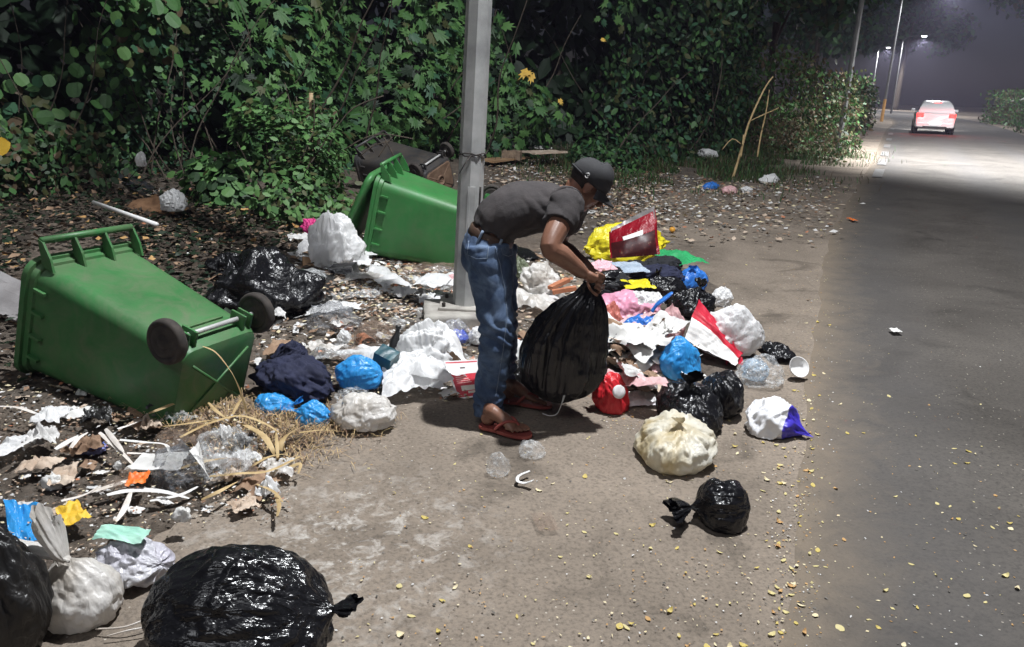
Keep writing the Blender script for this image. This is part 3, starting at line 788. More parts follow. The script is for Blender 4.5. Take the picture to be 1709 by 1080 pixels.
sh_p = [TD(sp, [(.112, .158), (.125, .165), (.131, .175), (.126, .19), (.098, .195), (.068, .085)], 28, (0, 1, 0))]
for sh, el in ((shR, elR), (shL, elL)):
    e = sh.lerp(el, .52)
    inn = sh + (Vector(spine[4]) - sh) * .45
    sh_p.append(TD([inn, sh, sh.lerp(el, .25), e], [.085, .085, .081, .078], 18))
shirt = fuse('shirt', sh_p, .0065, M['shirt'], man, 5, shirt_w)
# hem roll and sleeve hems
ax = (sp[1] - sp[0]).normalized()
def jean_w(co, no):
    q = co.copy(); z = co[:, 2]
    kn = np.exp(-((z - kneeR.z) / .13) ** 2); an = np.exp(-((z - .12) / .16) ** 2); cr = np.exp(-((z - hipR.z + .05) / .10) ** 2)
    st = np.abs(np.sin(z * 38 + co[:, 0] * 26 + 6 * fbm(co * 5.5, 14, 2))) - .5
    st2 = np.abs(np.sin(z * 24 - co[:, 0] * 34 + 6 * fbm(co * 6, 44, 2))) - .5
    return st * (.012 * kn + .014 * an + .005) + st2 * (.009 * kn + .012 * cr + .009 * an) + .009 * crumple(co, 33, 6, 2) + .003 * fbm(co * 14, 3, 2)
jp = [TD([PP(821, 391, 3.92), PP(815, 410, 3.92), PP(813, 432, 3.92), PP(817, 458, 3.92)], [(.108, .15), (.124, .168), (.122, .172), (.08, .14)], 26, (0, 1, 0))]
jp.append(ell_data(tuple(PP(803, 416, 3.86)), (.085, .09, .085))); jp.append(ell_data(tuple(PP(808, 416, 4.0)), (.085, .09, .085)))
jp.append(TD([hipR + Vector((.0, 0, .04)), hipR.lerp(kneeR, .3), hipR.lerp(kneeR, .65), kneeR, kneeR.lerp(ankR, .4), kneeR.lerp(ankR, .8), ankR + Vector((0, 0, -.01))], [.112, .105, .090, .081, .076, .069, .064], 20))
jp.append(TD([hipL + Vector((.0, 0, .04)), hipL.lerp(kneeL, .3), hipL.lerp(kneeL, .65), kneeL, kneeL.lerp(ankL, .4), kneeL.lerp(ankL, .8), ankL + Vector((0, 0, .0))], [.112, .105, .090, .081, .076, .069, .064], 20))
jeans = fuse('jeans', jp, .0085, M['denim'], man, 5, jean_w)
bc = PP(820, 394, 3.92); bx = (PP(836, 366, 3.92) - PP(812, 420, 3.92)).normalized()
V, Fc = tube_data([bc - bx * .027, bc - bx * .02, bc + bx * .02, bc + bx * .027], [(.112, .153), (.117, .158), (.115, .157), (.109, .151)], 36, (0, 1, 0))
belt = link('belt', poly_mesh('belt', V, Fc, M['belt']), man)
def around(an, off, lift):       # a point on the waist ellipse
    a = bx.cross(Vector((0, 1, 0))).normalized(); b_ = a.cross(bx).normalized()
    return bc + bx * off + a * ((.117 + lift) * math.cos(an)) + b_ * ((.158 + lift) * math.sin(an))
_a = bx.cross(Vector((0, 1, 0))).normalized(); SIDE = -1 if _a.cross(bx).y > 0 else 1
for an in (SIDE * math.pi * .62, SIDE * math.pi * .36):
    tube('belt_loop', [around(an, -.04, .004), around(an, -.02, .008), around(an, .02, .008), around(an, .033, .003)], (.007), M['denim_seam'], jeans, 6)
# stitched rear pocket outline and side seam laid on the denim
from mathutils.bvhtree import BVHTree
def lay(pts, me, off=.002):
    bvh = BVHTree.FromPolygons([v.co[:] for v in me.vertices], [p.vertices[:] for p in me.polygons]); out = []
    camL = L3((0, 0, CAM_H))
    for px, py in pts:
        d = ray(px, py).normalized(); h = bvh.ray_cast(camL, d)
        if h[0] is not None: out.append(h[0] + h[1] * off)
    return out
for name, pts in (('pocket_stitching', [(783, 402), (780, 425), (796, 432), (813, 431), (816, 408)]), ('side_seam', [(826, 412), (834, 440), (842, 480), (846, 530), (840, 580), (832, 630), (826, 668)]), ('front_pocket_stitching', [(836, 414), (838, 424), (848, 428), (857, 424)])):
    dense = []
    for i in range(len(pts) - 1):
        for k in range(8): dense.append((pts[i][0] + (pts[i + 1][0] - pts[i][0]) * k / 8, pts[i][1] + (pts[i + 1][1] - pts[i][1]) * k / 8))
    q = lay(dense, jeans.data)
    if len(q) > 3: tube(name, q, .0016, M['denim_seam'], jeans, 5)
# --- cap
V, Fc = [], []
rg, sg = 9, 28
for i in range(rg + 1):
    t = math.pi / 2 * i / rg
    for k in range(sg):
        a = 2 * math.pi * k / sg; rr = math.cos(t) ** .8
        V.append(Vector((-.012 + .108 * rr * math.cos(a), .087 * rr * math.sin(a), 0.030 + .094 * math.sin(t) + .012 * math.cos(a) * math.sin(t))))
for i in range(rg):
    for k in range(sg):
        k2 = (k + 1) % sg; Fc.append((i * sg + k, i * sg + k2, (i + 1) * sg + k2, (i + 1) * sg + k))
low = [Vector((-.012 + .110 * math.cos(2 * math.pi * k / sg), .089 * math.sin(2 * math.pi * k / sg), .008)) for k in range(sg)]
o = len(V); V += low
for k in range(sg): Fc.append((o + k, o + (k + 1) % sg, (k + 1) % sg, k))
Vn = np.array(V); Vn += Vn * (crumple(Vn, 5, 9, 2) * .03)[:, None]
cap = link('cap', poly_mesh('cap', [HM @ Vector(v) for v in Vn], Fc, M['cap']), man)
md = cap.modifiers.new('t', 'SOLIDIFY'); md.thickness = .003
V, Fc = [], []
nu, nv = 16, 7
for j in range(nv):
    for i in range(nu):
        u = -1 + 2 * i / (nu - 1); v = j / (nv - 1); a = u * 1.15
        r = 1 + v * .75 * math.cos(u * 1.25) ** .7
        V.append(Vector((-.012 + .106 * math.cos(a) * r, .086 * math.sin(a) * (1 + .12 * v), .014 - .018 * v - .028 * u * u * (v + .15))))
for j in range(nv - 1):
    for i in range(nu - 1): Fc.append((j * nu + i, j * nu + i + 1, (j + 1) * nu + i + 1, (j + 1) * nu + i))
br = link('brim', poly_mesh('brim', [HM @ v for v in V], Fc, M['cap']), cap)
md = br.modifiers.new('t', 'SOLIDIFY'); md.thickness = .004
lathe('cap_button', [(.009, 0), (.008, .005), (.003, .007)], M['cap'], cap, 10, HM @ Matrix.Translation((-.012, 0, .119)))
emb = [(-.060, -.083, .030), (-.052, -.0845, .038), (-.044, -.0855, .033), (-.050, -.0855, .027), (-.042, -.0865, .021), (-.050, -.0865, .014), (-.058, -.0845, .018)]
tube('cap_emblem', [HM @ Vector(v) for v in smooth_path(emb, 4)], .0022, M['white_plastic'], cap, 6)
tube('cap_strap', [HM @ Vector((-.012 + .1125 * math.cos(a), .0915 * math.sin(a), .016)) for a in np.linspace(rad(120), rad(240), 14)], (.004), M['cap'], cap, 6)
# hair at the nape and temples
V, Fc = ell_data((-.014, 0, .022), (.0985, .0775, .088), None, 30, 20)
keep = [i for i, v in enumerate(V) if v.x < .012 - (v.z < -.02) * .03 and v.z > -.055 and v.z < .03]
ks = set(keep); rm = {k: i for i, k in enumerate(keep)}
link('hair', poly_mesh('hair', [HM @ V[k] for k in keep], [tuple(rm[i] for i in f) for f in Fc if all(i in ks for i in f)], M['hair']), man)
M['eye'] = pmat('dark_eye', (.02, .014, .01), .2)
for s in (-1, 1):
    V, Fc = ell_data((.083, s * .031, -.004), (.008, .012, .006), HM); link('eye', poly_mesh('eye', V, Fc, M['eye']), man)
    V, Fc = ell_data((.088, s * .031, .014), (.006, .018, .003), HM); link('eyebrow', poly_mesh('eyebrow', V, Fc, M['hair']), man)
tube('bracelet', [wrR.lerp(elR, .12) + (lambda a: (Vector((math.cos(a) * .034, math.sin(a) * .012, math.sin(a) * .032))))(a) for a in np.linspace(0, 2 * math.pi, 20)], .003, M['hair'], man, 6)
# --- flip-flops
for FM, inner in FEET:
    out = [(-.004, .0), (.0, .026), (.03, .036), (.09, .034), (.15, .045), (.20, .050), (.245, .042), (.266, .022), (.270, .002), (.262, -.022), (.235, -.042), (.19, -.050), (.14, -.044), (.09, -.036), (.03, -.037), (.0, -.026)]
    sm = smooth_path([(x, y, 0) for x, y in out] + [(out[0][0], out[0][1], 0)], 3)[:-1]
    V, Fc = loft_rings([[FM @ Vector((p.x, p.y, z)) for p in sm] for z in (-.018, -.002)])
    sd_ = link('flip_flop', poly_mesh('flip_flop', V, Fc, M['sandal'], False), man)
    for s in (-1, 1):
        pts = smooth_path([(.095, s * .040, -.002), (.118, s * .042, .026), (.155, s * .026, .052), (.188, .012, .036), (.205, .019, .002)], 4)
        tube('strap', [FM @ p for p in pts], (.008), M['sandal'], sd_, 8)

# ================================================================== BAGS AND RUBBISH: shape makers
def basis(k):
    k = Vector(k).normalized(); u = k.cross(Vector((0, 0, 1)))
    if u.length < .05: u = k.cross(Vector((0, 1, 0)))
    u.normalize(); return np.array(k), np.array(u), np.array(k.cross(u))
def bag_mesh(name, w, d, h, m, seed=0, knot=(0, 0, 1), neck=.22, pleat=.16, crum=.07, lump=.14, res=(110, 64), flat=.62, cfreq=3.2, box=.0, peak=2.2):
    """filled film bag: folds run together at the tied end; underside pressed flat"""
    k, u, v = basis(knot); rng = np.random.default_rng(seed)
    na, nt_ = res
    t = np.linspace(0, math.pi, nt_)[:, None]; t = np.where(t < 1.2, t, t); a = np.linspace(0, 2 * math.pi, na, endpoint=False)[None]
    pl = np.zeros((1, na))
    for n in (5, 8, 13, 21, 31):
        pl = pl + rng.uniform(.5, 1) * (n ** -.35) * (np.abs(np.sin(n / 2 * a + rng.random() * 6 + .6 * np.sin(a + seed)))-.6)
    pl = pl / 1.6
    fall = np.exp(-(t / 1.25) ** 2) * np.clip(t / .10, 0, 1)
    lat = np.sin(t) * (1 - .78 * np.exp(-(t / (.34 + .10 * min(1, neck * 3))) ** 2)) * (1 + pleat * pl * fall * 2.3)
    axl = np.cos(t) + neck * np.exp(-(t / .26) ** 2) - .10 * np.exp(-((t - .5) / .3) ** 2) * pl * pleat * 3
    Pn = (axl[..., None] * np.ones((1, na, 1))) * k + lat[..., None] * (np.cos(a)[..., None] * u + np.sin(a)[..., None] * v)
    dirs = np.cos(t)[..., None] * k + np.sin(t)[..., None] * (np.cos(a)[..., None] * u + np.sin(a)[..., None] * v)
    r = 1 + 1.5 * lump * fbm(dirs * 1.15 + seed * 3.1, seed, 3) + crum * (1.7 * crease(dirs + .3 * seed, seed, cfreq * .42, 2) + .35 * crumple(dirs + .7 * seed, seed, cfreq, 2, 4, .5))
    pk = np.zeros(r.shape)                                # film standing up in peaks and corners
    for _ in range(9):
        c_ = rng.normal(size=3); c_[2] = abs(c_[2]) * .7 - .1; c_ /= np.linalg.norm(c_)
        pk = np.maximum(pk, rng.uniform(.4, 1) * np.exp(-np.arccos(np.clip(dirs @ c_, -1, 1)) / rng.uniform(.16, .34)))
    r = r + crum * peak * (pk - .12)
    if box: r = r * (1 + box * (np.abs(dirs) ** 3).sum(-1))
    Pn = Pn * r[..., None]
    sag = 1 + .16 * np.clip(-Pn[..., 2], -1, 1); Pn[..., 0] *= sag; Pn[..., 1] *= sag            # weight settles low
    Pn[..., 0] += .10 * np.sin(seed * 1.7) * Pn[..., 2]; Pn[..., 2] -= .10 * np.sin(seed * 2.3) * Pn[..., 0]
    ext = np.abs(Pn[..., :2]).reshape(-1, 2).max(0); Pn[..., :2] /= .5 + .5 * ext
    Pn = Pn * np.array([w / 2, d / 2, h / 2])
    zf = -h / 2 * flat
    Pn[..., 2] = np.where(Pn[..., 2] < zf, zf + (Pn[..., 2] - zf) * .12, Pn[..., 2])
    Pn[..., 2] -= Pn[..., 2].min()
    V = Pn.reshape(-1, 3)
    i, j = np.meshgrid(np.arange(nt_ - 1), np.arange(na), indexing='ij'); j2 = (j + 1) % na
    Fc = np.stack([i * na + j, (i + 1) * na + j, (i + 1) * na + j2, i * na + j2], -1).reshape(-1, 4)
    tip = Pn[1].mean(0)
    return fast_mesh(name, V, Fc, [m]), tip
def frill_mesh(name, tip, kdir, L, R, m, seed=0, bend=.3):
    """the loose gathered film above a knot"""
    k, u, v = basis(kdir); rng = np.random.default_rng(seed); na, nl = 48, 10
    a = np.linspace(0, 2 * math.pi, na, endpoint=False)
    side = u * rng.normal() + v * rng.normal(); side /= np.linalg.norm(side) + 1e-6
    pl = sum(rng.uniform(.4, 1) * np.abs(np.sin(n / 2 * a + rng.random() * 6)) for n in (3, 7, 11)) - .9
    V = []
    for j in range(nl):
        s = j / (nl - 1); r = R * (.24 + .22 * math.sin(s * 3) + s ** 1.2 * .5)
        rr = r * (1 + (.35 + .25 * s) * pl)
        sq = .35 + .25 * rng.random() * 0
        c = tip + k * (L * (s - .12)) + side * (bend * L * s * s)
        ln = L * .20 * s * np.sin(2 * a + seed)
        V.append(c + rr[:, None] * (np.cos(a)[:, None] * u + sq * np.sin(a)[:, None] * v) + ln[:, None] * k)
    V = np.array(V); V = V + (crumple(V.reshape(-1, 3) / R, seed, 1.2, 3) * R * .22).reshape(nl, na, 1) * (k + .6 * u)
    i, j = np.meshgrid(np.arange(nl - 1), np.arange(na), indexing='ij'); j2 = (j + 1) % na
    Fc = np.stack([i * na + j, i * na + j2, (i + 1) * na + j2, (i + 1) * na + j], -1).reshape(-1, 4)
    return fast_mesh(name, V.reshape(-1, 3), Fc, [m])
def fit_box(cx, cy, wpx, hpx, zb, dr):
    """metre size and base point of a thing whose outline in the photograph is wpx x hpx about (cx, cy)"""
    H = .2
    for _ in range(4):
        c = G(cx, cy, zb + H / 2); dp = depth(c); wm = wpx * dp / F_PX; hm = hpx * dp / F_PX; D = wm * dr
        th = math.asin(max(0.05, (CAM_H - c.z) / (c - Vector((0, 0, CAM_H))).length))
        q = hm * hm - (D * math.sin(th)) ** 2
        H = max(.28 * hm, math.sqrt(max(q, 0)) / math.cos(th))
    D = min(D, math.sqrt(max(1e-4, hm * hm - (H * math.cos(th)) ** 2)) / math.sin(th) * 1.02) if q < 0 else D
    return wm, max(D, .03), H, Vector((c.x, c.y, zb))
SEED = [100]
def bag(name, label, cat, cx, cy, wpx, hpx, mat, zb=None, knot=(0, -.2, 1), frill=(.12, .06), group=None, dr=.8, rot=0, **kw):
    SEED[0] += 1; seed = kw.pop('seed', SEED[0])
    if zb is None:
        g0 = G(cx, cy + hpx * .3); zb = Th(g0.x, g0.y)
    wm, D, H, base = fit_box(cx, cy, wpx * 1.06, hpx * 1.06, zb, dr)
    mm = M[mat] if isinstance(mat, str) else mat
    me, tip = bag_mesh(name, wm, D, H * 1.06, mm, seed, knot, **kw)
    o = link(name, me, None, base - Vector((0, 0, .012)), (0, 0, rot))
    tag(o, label, cat, group)
    if frill:
        link('tied_neck', frill_mesh('tied_neck', tip, knot, frill[0], frill[1], mm, seed + 5), o)
    return o
def sheet_mesh(name, w, d, m, seed=0, amp=.03, freq=3.0, n=46, ragged=.12, dome=0.0, drape=None):
    rng = np.random.default_rng(seed); s = np.linspace(-1, 1, n); X, Y = np.meshgrid(s, s)
    a = np.arctan2(Y, X); rr = 1 + ragged * (fbm(np.stack([np.cos(a) * 1.6, np.sin(a) * 1.6, a * 0 + seed], -1), seed, 3))
    X2, Y2 = X * rr * w / 2, Y * rr * d / 2
    p = np.stack([X2, Y2, X2 * 0], -1); sc = 1 / max(w, d)
    z = amp * (crumple(p * sc * 2, seed, freq * .5, 3, 4, .6) * .35 + .55 * crease(p * sc * 2, seed, freq * .45, 2) + .6 * fbm(p * sc * 3 + seed, seed, 3))
    z = z + dome * (1 - (X ** 2 + Y ** 2) / 2)
    edge = np.maximum(np.abs(X), np.abs(Y)); z = z * (1 - .4 * edge ** 6)
    z -= z.min()
    if drape is not None: z = z + drape(X2, Y2)
    V = np.stack([X2 + .25 * amp * crumple(p * sc * 2, seed + 3, freq * .4, 2), Y2, z], -1).reshape(-1, 3)
    ii = (np.arange(n - 1)[:, None] * n + np.arange(n - 1)[None]).ravel()
    return fast_mesh(name, V, np.stack([ii, ii + 1, ii + n + 1, ii + n], -1), [m])
def sheet(name, label, cat, cx, cy, wpx, hpx, mat, zb=None, amp=.03, rot=0, group=None, tilt=(0, 0), **kw):
    SEED[0] += 1; seed = kw.pop('seed', SEED[0])
    g = G(cx, cy)
    if zb is None: zb = Th(g.x, g.y) + .004
    g = G(cx, cy, zb); dp = depth(g); wm = wpx * dp / F_PX
    dm = (G(cx, cy - hpx / 2, zb) - G(cx, cy + hpx / 2, zb)).length
    if tilt[0]: dm = min(dm, hpx * dp / F_PX / max(.3, math.sin(tilt[0] + .35)))
    mm = M[mat] if isinstance(mat, str) else mat
    o = link(name, sheet_mesh(name, wm, dm, mm, seed, amp, **kw), None, g, (tilt[0], tilt[1], rot))
    return tag(o, label, cat, group)
GB = 'garbage bag'

# ------------------------------------------------------------------ the bag in the hands
hb = empty('held_black_bag', P(940, 655, 3.80)); hb.location.z = 0
tag(hb, 'limp black refuse sack hanging from the hands of the bending person', GB)
rows = [(472, 985, 9), (490, 980, 15), (510, 967, 31), (535, 956, 42), (560, 948, 50), (590, 942, 58), (615, 938, 62), (640, 935, 56), (655, 933, 42), (665, 932, 24), (669, 931, 5)]
na = 140; a = np.linspace(0, 2 * math.pi, na, endpoint=False); V = []
rng = np.random.default_rng(4); ph = rng.random(8) * 6
sp_rows = []
ys_ = np.linspace(472, 669, 70)
for yy in ys_:
    xx = np.interp(yy, [r[0] for r in rows], [r[1] for r in rows]); ww = np.interp(yy, [r[0] for r in rows], [r[2] for r in rows])
    s = (yy - 472) / 197.0; c = P(xx, yy, 3.76 + .05 * math.sin(s * 2)); k = depth(c) / F_PX
    f = sum(np.abs(np.sin(n / 2 * a + ph[i] + .35 * s * (1 if i % 2 else -1))) / (1 + .35 * i) for i, n in enumerate((6, 9, 14, 22, 33))) - 1.35
    am = .30 * math.exp(-(s / .7) ** 2) + .05
    r = ww * k * (1 + am * f)
    dirp = np.stack([np.cos(a), np.sin(a), a * 0 + s * 3.2], -1)
    r = r * (1 + .07 * crease(dirp * .8, 8, .9, 2) * min(1, s * 3) + .10 * fbm(dirp * 1.2, 3, 2) * s)
    V.append(np.stack([c.x + r * np.cos(a), c.y + .72 * r * np.sin(a), np.full(na, c.z) + .012 * fbm(dirp * 2, 7, 2)], -1))
V = np.array(V) - np.array(hb.location); nl = len(ys_)
i, j = np.meshgrid(np.arange(nl - 1), np.arange(na), indexing='ij'); j2 = (j + 1) % na
link('sack', fast_mesh('sack', V.reshape(-1, 3), np.stack([i * na + j, (i + 1) * na + j, (i + 1) * na + j2, i * na + j2], -1).reshape(-1, 4), [M['black_bag_v']]), hb)
tp = P(984, 470, 3.75) - hb.location
link('gathered_mouth', frill_mesh('gathered_mouth', np.array(tp), (.75, .3, .25), .17, .085, M['black_bag'], 12, .25), hb)
t0 = P(944, 652, 3.70) - hb.location
tube('hanging_tail', smooth_path([t0, P(938, 672, 3.69) - hb.location, P(930, 690, 3.69) - hb.location, P(918, 694, 3.68) - hb.location, P(905, 690, 3.69) - hb.location], 5), [(.008 - .0003 * k, .002) for k in range(21)], M['paper_grey'], hb, 6)

# ------------------------------------------------------------------ the pile beside the road
PG = 'bags heaped at the road edge'
bag('yellow_bag', 'bright yellow plastic bag behind the dark red foil packet', GB, 1046, 396, 132, 72, 'yellow_bag', .0, (-.9, -.3, -.1), (.05, .05), PG, .5, crum=.10, lump=.2, neck=.1)
# red foil pouch, open at the top, leaning back
def pouch(name, label, corners, Yt, thick, mat, inner):
    bl, br_, tr, tl = [P(*c) for c in corners]; base = (bl + br_) / 2; n = 34; V = []
    for sgn in (1, -1):
        for j in range(n):
            for i in range(n):
                u, v = i / (n - 1), j / (n - 1)
                p = bl.lerp(br_, u).lerp(tl.lerp(tr, u), v)
                bul = thick * math.sin(math.pi * u) ** .6 * (math.sin(math.pi * min(v * .9 + .05, 1)) ** .6 + .25 * v)
                V.append(p + Vector((0, -bul if sgn > 0 else bul * .25, 0)))
    V = np.array(V); V += (crumple(V, 17, 5, 3) * .016 + .022 * crease(V, 5, 2.2, 2))[:, None] * np.array([.3, -1, .3])
    V[n * n:, 2] += np.linspace(0, 1, n).repeat(n) * .03; cx_ = V[n * n:, 0].mean(); V[n * n:, 0] = cx_ + (V[n * n:, 0] - cx_) * .93
    ii = (np.arange(n - 1)[:, None] * n + np.arange(n - 1)[None]).ravel(); Fc = np.stack([ii, ii + 1, ii + n + 1, ii + n], -1)
    V -= np.array(base); root = link(name, fast_mesh(name, V[:n * n], Fc, [M[mat]]), None, base)
    link('back_wall', fast_mesh('back_wall', V[n * n:], Fc[:, ::-1], [M[inner]]), root)
    return root, lambda u, v: V[int(v * (n - 1)) * n + int(u * (n - 1))]
po, pf = pouch('foil_packet', '', [(1019, 431, 7.05), (1101, 424, 7.0), (1093, 350, 7.2), (1016, 387, 7.25)], 0, .07, 'foil_red', 'grey_foil')
tag(po, 'dark red foil packet with a white sticker standing open on the heap', 'packet')
m, nt, b = new_mat('maroon_print'); b.inputs['Roughness'].default_value = .3
nt.links.new(ramp(nt, [(.035, .006, .007, .45), (.06, .010, .010, .62), (.30, .20, .13, .72)], noise_tex(nt, 22, 5, .7)), b.inputs['Base Color']); M['maroon_print'] = m
def patch(name, parent, f, u0, u1, v0, v1, mat, off=-.006, n=10):
    V = [f(u0 + (u1 - u0) * i / (n - 1), v0 + (v1 - v0) * j / (n - 1)) + np.array([0, off, .001]) for j in range(n) for i in range(n)]
    ii = (np.arange(n - 1)[:, None] * n + np.arange(n - 1)[None]).ravel()
    return link(name, fast_mesh(name, V, np.stack([ii, ii + 1, ii + n + 1, ii + n], -1), [M[mat]]), parent)
patch('printed_panel', po, pf, .05, .95, .03, .58, 'maroon_print'); patch('sticker', po, pf, .30, .70, .60, .70, 'paper', -.009)
bag('pink_cloth', 'pale pink cloth crumpled beside the wrist with the bracelet', 'cloth', 1008, 447, 54, 34, pmat('pink_towel', [(.72, .38, .44), (.80, .52, .56)], .85, 8, bump_s=.4), .06, (-.3, 0, 1), None, None, .7, crum=.12, neck=0)
bag('dark_clothes', 'navy garment heaped in front of the dark red foil packet', 'clothing', 1062, 446, 70, 34, 'black_cloth', .04, (.2, .2, 1), None, None, .8, crum=.16, neck=0)
bag('dark_clothes', 'long navy garment rolled beside the small blue bag', 'clothing', 1096, 451, 86, 30, 'navy', .12, (1, 0, .3), None, None, .5, crum=.16, neck=0)
bag('dark_clothes', 'black garment bunched under the green cloth', 'clothing', 1106, 437, 66, 32, 'black_cloth', .10, (.2, .4, 1), None, None, .6, crum=.15, neck=0)
sheet('green_cloth', 'bright green cloth trailing over the black garment', 'cloth', 1124, 432, 60, 20, 'green_cloth', .16, .05, .5, dome=.05)
sheet('denim_scrap', 'pale denim rag between the dark garments', 'cloth', 1052, 450, 46, 16, 'denim_scrap', .20, .03, .2)
bag('black_bag', 'small matt black bag touching the hands of the bending person', GB, 1029, 470, 58, 44, 'black_cloth', .14, (-1, -.2, .3), None, PG, .7, crum=.12)
bag('blue_bag', 'rounded blue bag at the roadward end of the dark clothes', GB, 1156, 460, 48, 42, 'blue_bag', .04, (-.2, -.6, 1), (.04, .03), PG, .8, crum=.08)
bag('black_bag', 'glossy black bag behind the pink sheet', GB, 1112, 479, 70, 44, 'black_bag', .12, (-.3, .2, 1), (.05, .04), PG, .8, crum=.12)
bag('black_bag', 'glossy black bag between the small white bag and the blue tied bag', GB, 1156, 500, 76, 48, 'black_bag', .10, (.3, .2, 1), (.05, .05), PG, .8, crum=.13)
sheet('yellow_scrap', 'flat yellow rag on top of the pink sheet', 'rag', 1063, 480, 50, 14, 'yellow_bag', .24, .03, .1)
bag('pink_bag', 'bright pink plastic sheet bunched in the middle of the heap', 'plastic sheet', 1052, 502, 104, 52, 'pink_bag', .10, (.3, -.2, 1), None, None, .7, crum=.10, neck=0, lump=.2)
sheet('white_scrap', 'white torn plastic lying on the pink sheet', 'plastic scrap', 1082, 501, 46, 24, 'white_bag', .31, .04, .2, dome=.02, tilt=(.5, 0))
bag('coral_bag', 'thin coral red bag with a black lid beside the held sack', GB, 1018, 527, 42, 56, 'coral', .08, (.2, -.4, 1), None, PG, .7, crum=.16, neck=0)
bag('blue_bag', 'bright blue bag tied with one long upright ear', GB, 1076, 540, 74, 48, 'blue_bag', .18, (.45, -.2, .9), None, PG, .75, crum=.08, neck=.35)
o = bpy.data.objects['blue_bag.001'] if 'blue_bag.001' in bpy.data.objects else None
if o:
    pts = [P(1088, 520, o.location.y) - o.location, P(1097, 508, o.location.y) - o.location, P(1110, 498, o.location.y) - o.location, P(1123, 488, o.location.y) - o.location]
    tube('tied_ear', smooth_path(pts, 4), [(.02, .012), (.016, .011), (.014, .01), (.018, .01), (.024, .01), (.028, .01), (.03, .011), (.03, .011), (.028, .011), (.026, .01), (.024, .01), (.02, .008), (.01, .005)], M['blue_bag'], o, 12)
bag('pale_pink_bag', 'pale pink bag wedged beside the blue tied bag', GB, 1121, 533, 44, 58, 'pale_pink', .12, (0, -.3, 1), None, PG, .8, crum=.06)
bag('blue_bag', 'round blue bag sitting above the pair of black tied bags', GB, 1137, 592, 66, 68, 'blue_bag2', .10, (.1, -.5, 1), None, PG, .8, crum=.06, neck=.05)
# white woven sack and the red and white sack
bag('white_sack', 'big white woven sack slumped at the edge of the heap', 'sack', 1222, 545, 100, 84, 'white_bag', .02, (-.7, .2, .6), None, None, .6, crum=.07, lump=.2, neck=.1)
m, nt, b = new_mat('red_white_sack'); b.inputs['Roughness'].default_value = .5
tc = nt.nodes.new('ShaderNodeTexCoord'); sx_ = nt.nodes.new('ShaderNodeSeparateXYZ'); nt.links.new(tc.outputs['UV'], sx_.inputs[0])
wv = nt.nodes.new('ShaderNodeMath'); wv.operation = 'ADD'; nt.links.new(sx_.outputs['Y'], wv.inputs[0])
nz = nt.nodes.new('ShaderNodeMath'); nz.operation = 'MULTIPLY'; nz.inputs[1].default_value = .06; nt.links.new(noise_tex(nt, 9, 3), nz.inputs[0]); nt.links.new(nz.outputs[0], wv.inputs[1])
nt.links.new(ramp(nt, [(.74, .72, .70, 0), (.74, .72, .70, .565), (.50, .015, .035, .58), (.58, .02, .05, 1)], wv.outputs[0]), b.inputs['Base Color'])
bump(nt, b, noise_tex(nt, 18, 5, .7), .4, .01); M['red_white'] = m
def quad_sheet(name, label, cat, corners, mat, seed, amp=.03, n=44, group=None, thick=.0):
    bl, br_, tr, tl = [Vector(c) for c in corners]; base = (bl + br_ + tr + tl) / 4; base.z = min(bl.z, br_.z, tr.z, tl.z)
    u, v = np.meshgrid(np.linspace(0, 1, n), np.linspace(0, 1, n))
    B = [np.array(c - base) for c in (bl, br_, tr, tl)]
    p = ((1 - u) * (1 - v))[..., None] * B[0] + (u * (1 - v))[..., None] * B[1] + (u * v)[..., None] * B[2] + ((1 - u) * v)[..., None] * B[3]
    nrm = np.cross(B[1] - B[0], B[3] - B[0]); nrm /= np.linalg.norm(nrm)
    uv = np.stack([u, v, u * 0], -1)
    dsp = amp * (crumple(uv, seed, 1.6, 3, 4, .6) + .6 * fbm(uv * 3, seed, 3))
    edge = np.maximum(np.abs(u - .5), np.abs(v - .5)) * 2
    p = p + dsp[..., None] * nrm + (.02 * fbm(uv * 5 + 9, seed, 2) * edge ** 4)[..., None] * (B[1] - B[0]) + thick * (np.sin(np.pi * u) * np.sin(np.pi * v))[..., None] * nrm
    ii = (np.arange(n - 1)[:, None] * n + np.arange(n - 1)[None]).ravel()
    o = link(name, fast_mesh(name, p.reshape(-1, 3), np.stack([ii, ii + 1, ii + n + 1, ii + n], -1), [M[mat] if isinstance(mat, str) else mat]), None, base)
    uvl_ = o.data.uv_layers.new(name='UVMap'); li = np.empty(len(o.data.loops), np.int32); o.data.loops.foreach_get('vertex_index', li)
    uvl_.data.foreach_set('uv', np.stack([(li % n) / (n - 1), (li // n) / (n - 1)], -1).astype(np.float32).ravel())
    return tag(o, label, cat, group) if label else o
y0 = G(1190, 600).y
quad_sheet('red_white_sack', 'empty red and white sack slung across the heap towards the road', 'sack', [P(1142, 566, y0 - .10), P(1226, 612, y0 - .16), P(1240, 588, y0 + .0), P(1166, 500, y0 + .10)], 'red_white', 31, .028, thick=.02)
quad_sheet('red_band', 'red strip of sack hanging down to the black tied bags', 'sack', [P(1214, 622, y0 - .12), P(1238, 620, y0 - .10), P(1238, 570, y0 + .1), P(1196, 552, y0 + .12)], 'red_cloth', 37, .03, 30)
bag('white_bag', 'small translucent white bag standing at the back of the heap', GB, 1205, 490, 36, 36, 'white_bag', .0, (.2, -.2, 1), None, PG, .7, crum=.1)
bag('black_bag', 'shiny black tied bag, its knot up, nearest the cream bag', GB, 1152, 660, 106, 92, 'black_bag', 0, (.02, -.3, 1), (.07, .05), PG, 1.25, crum=.06, pleat=.3, neck=.25, flat=.5)
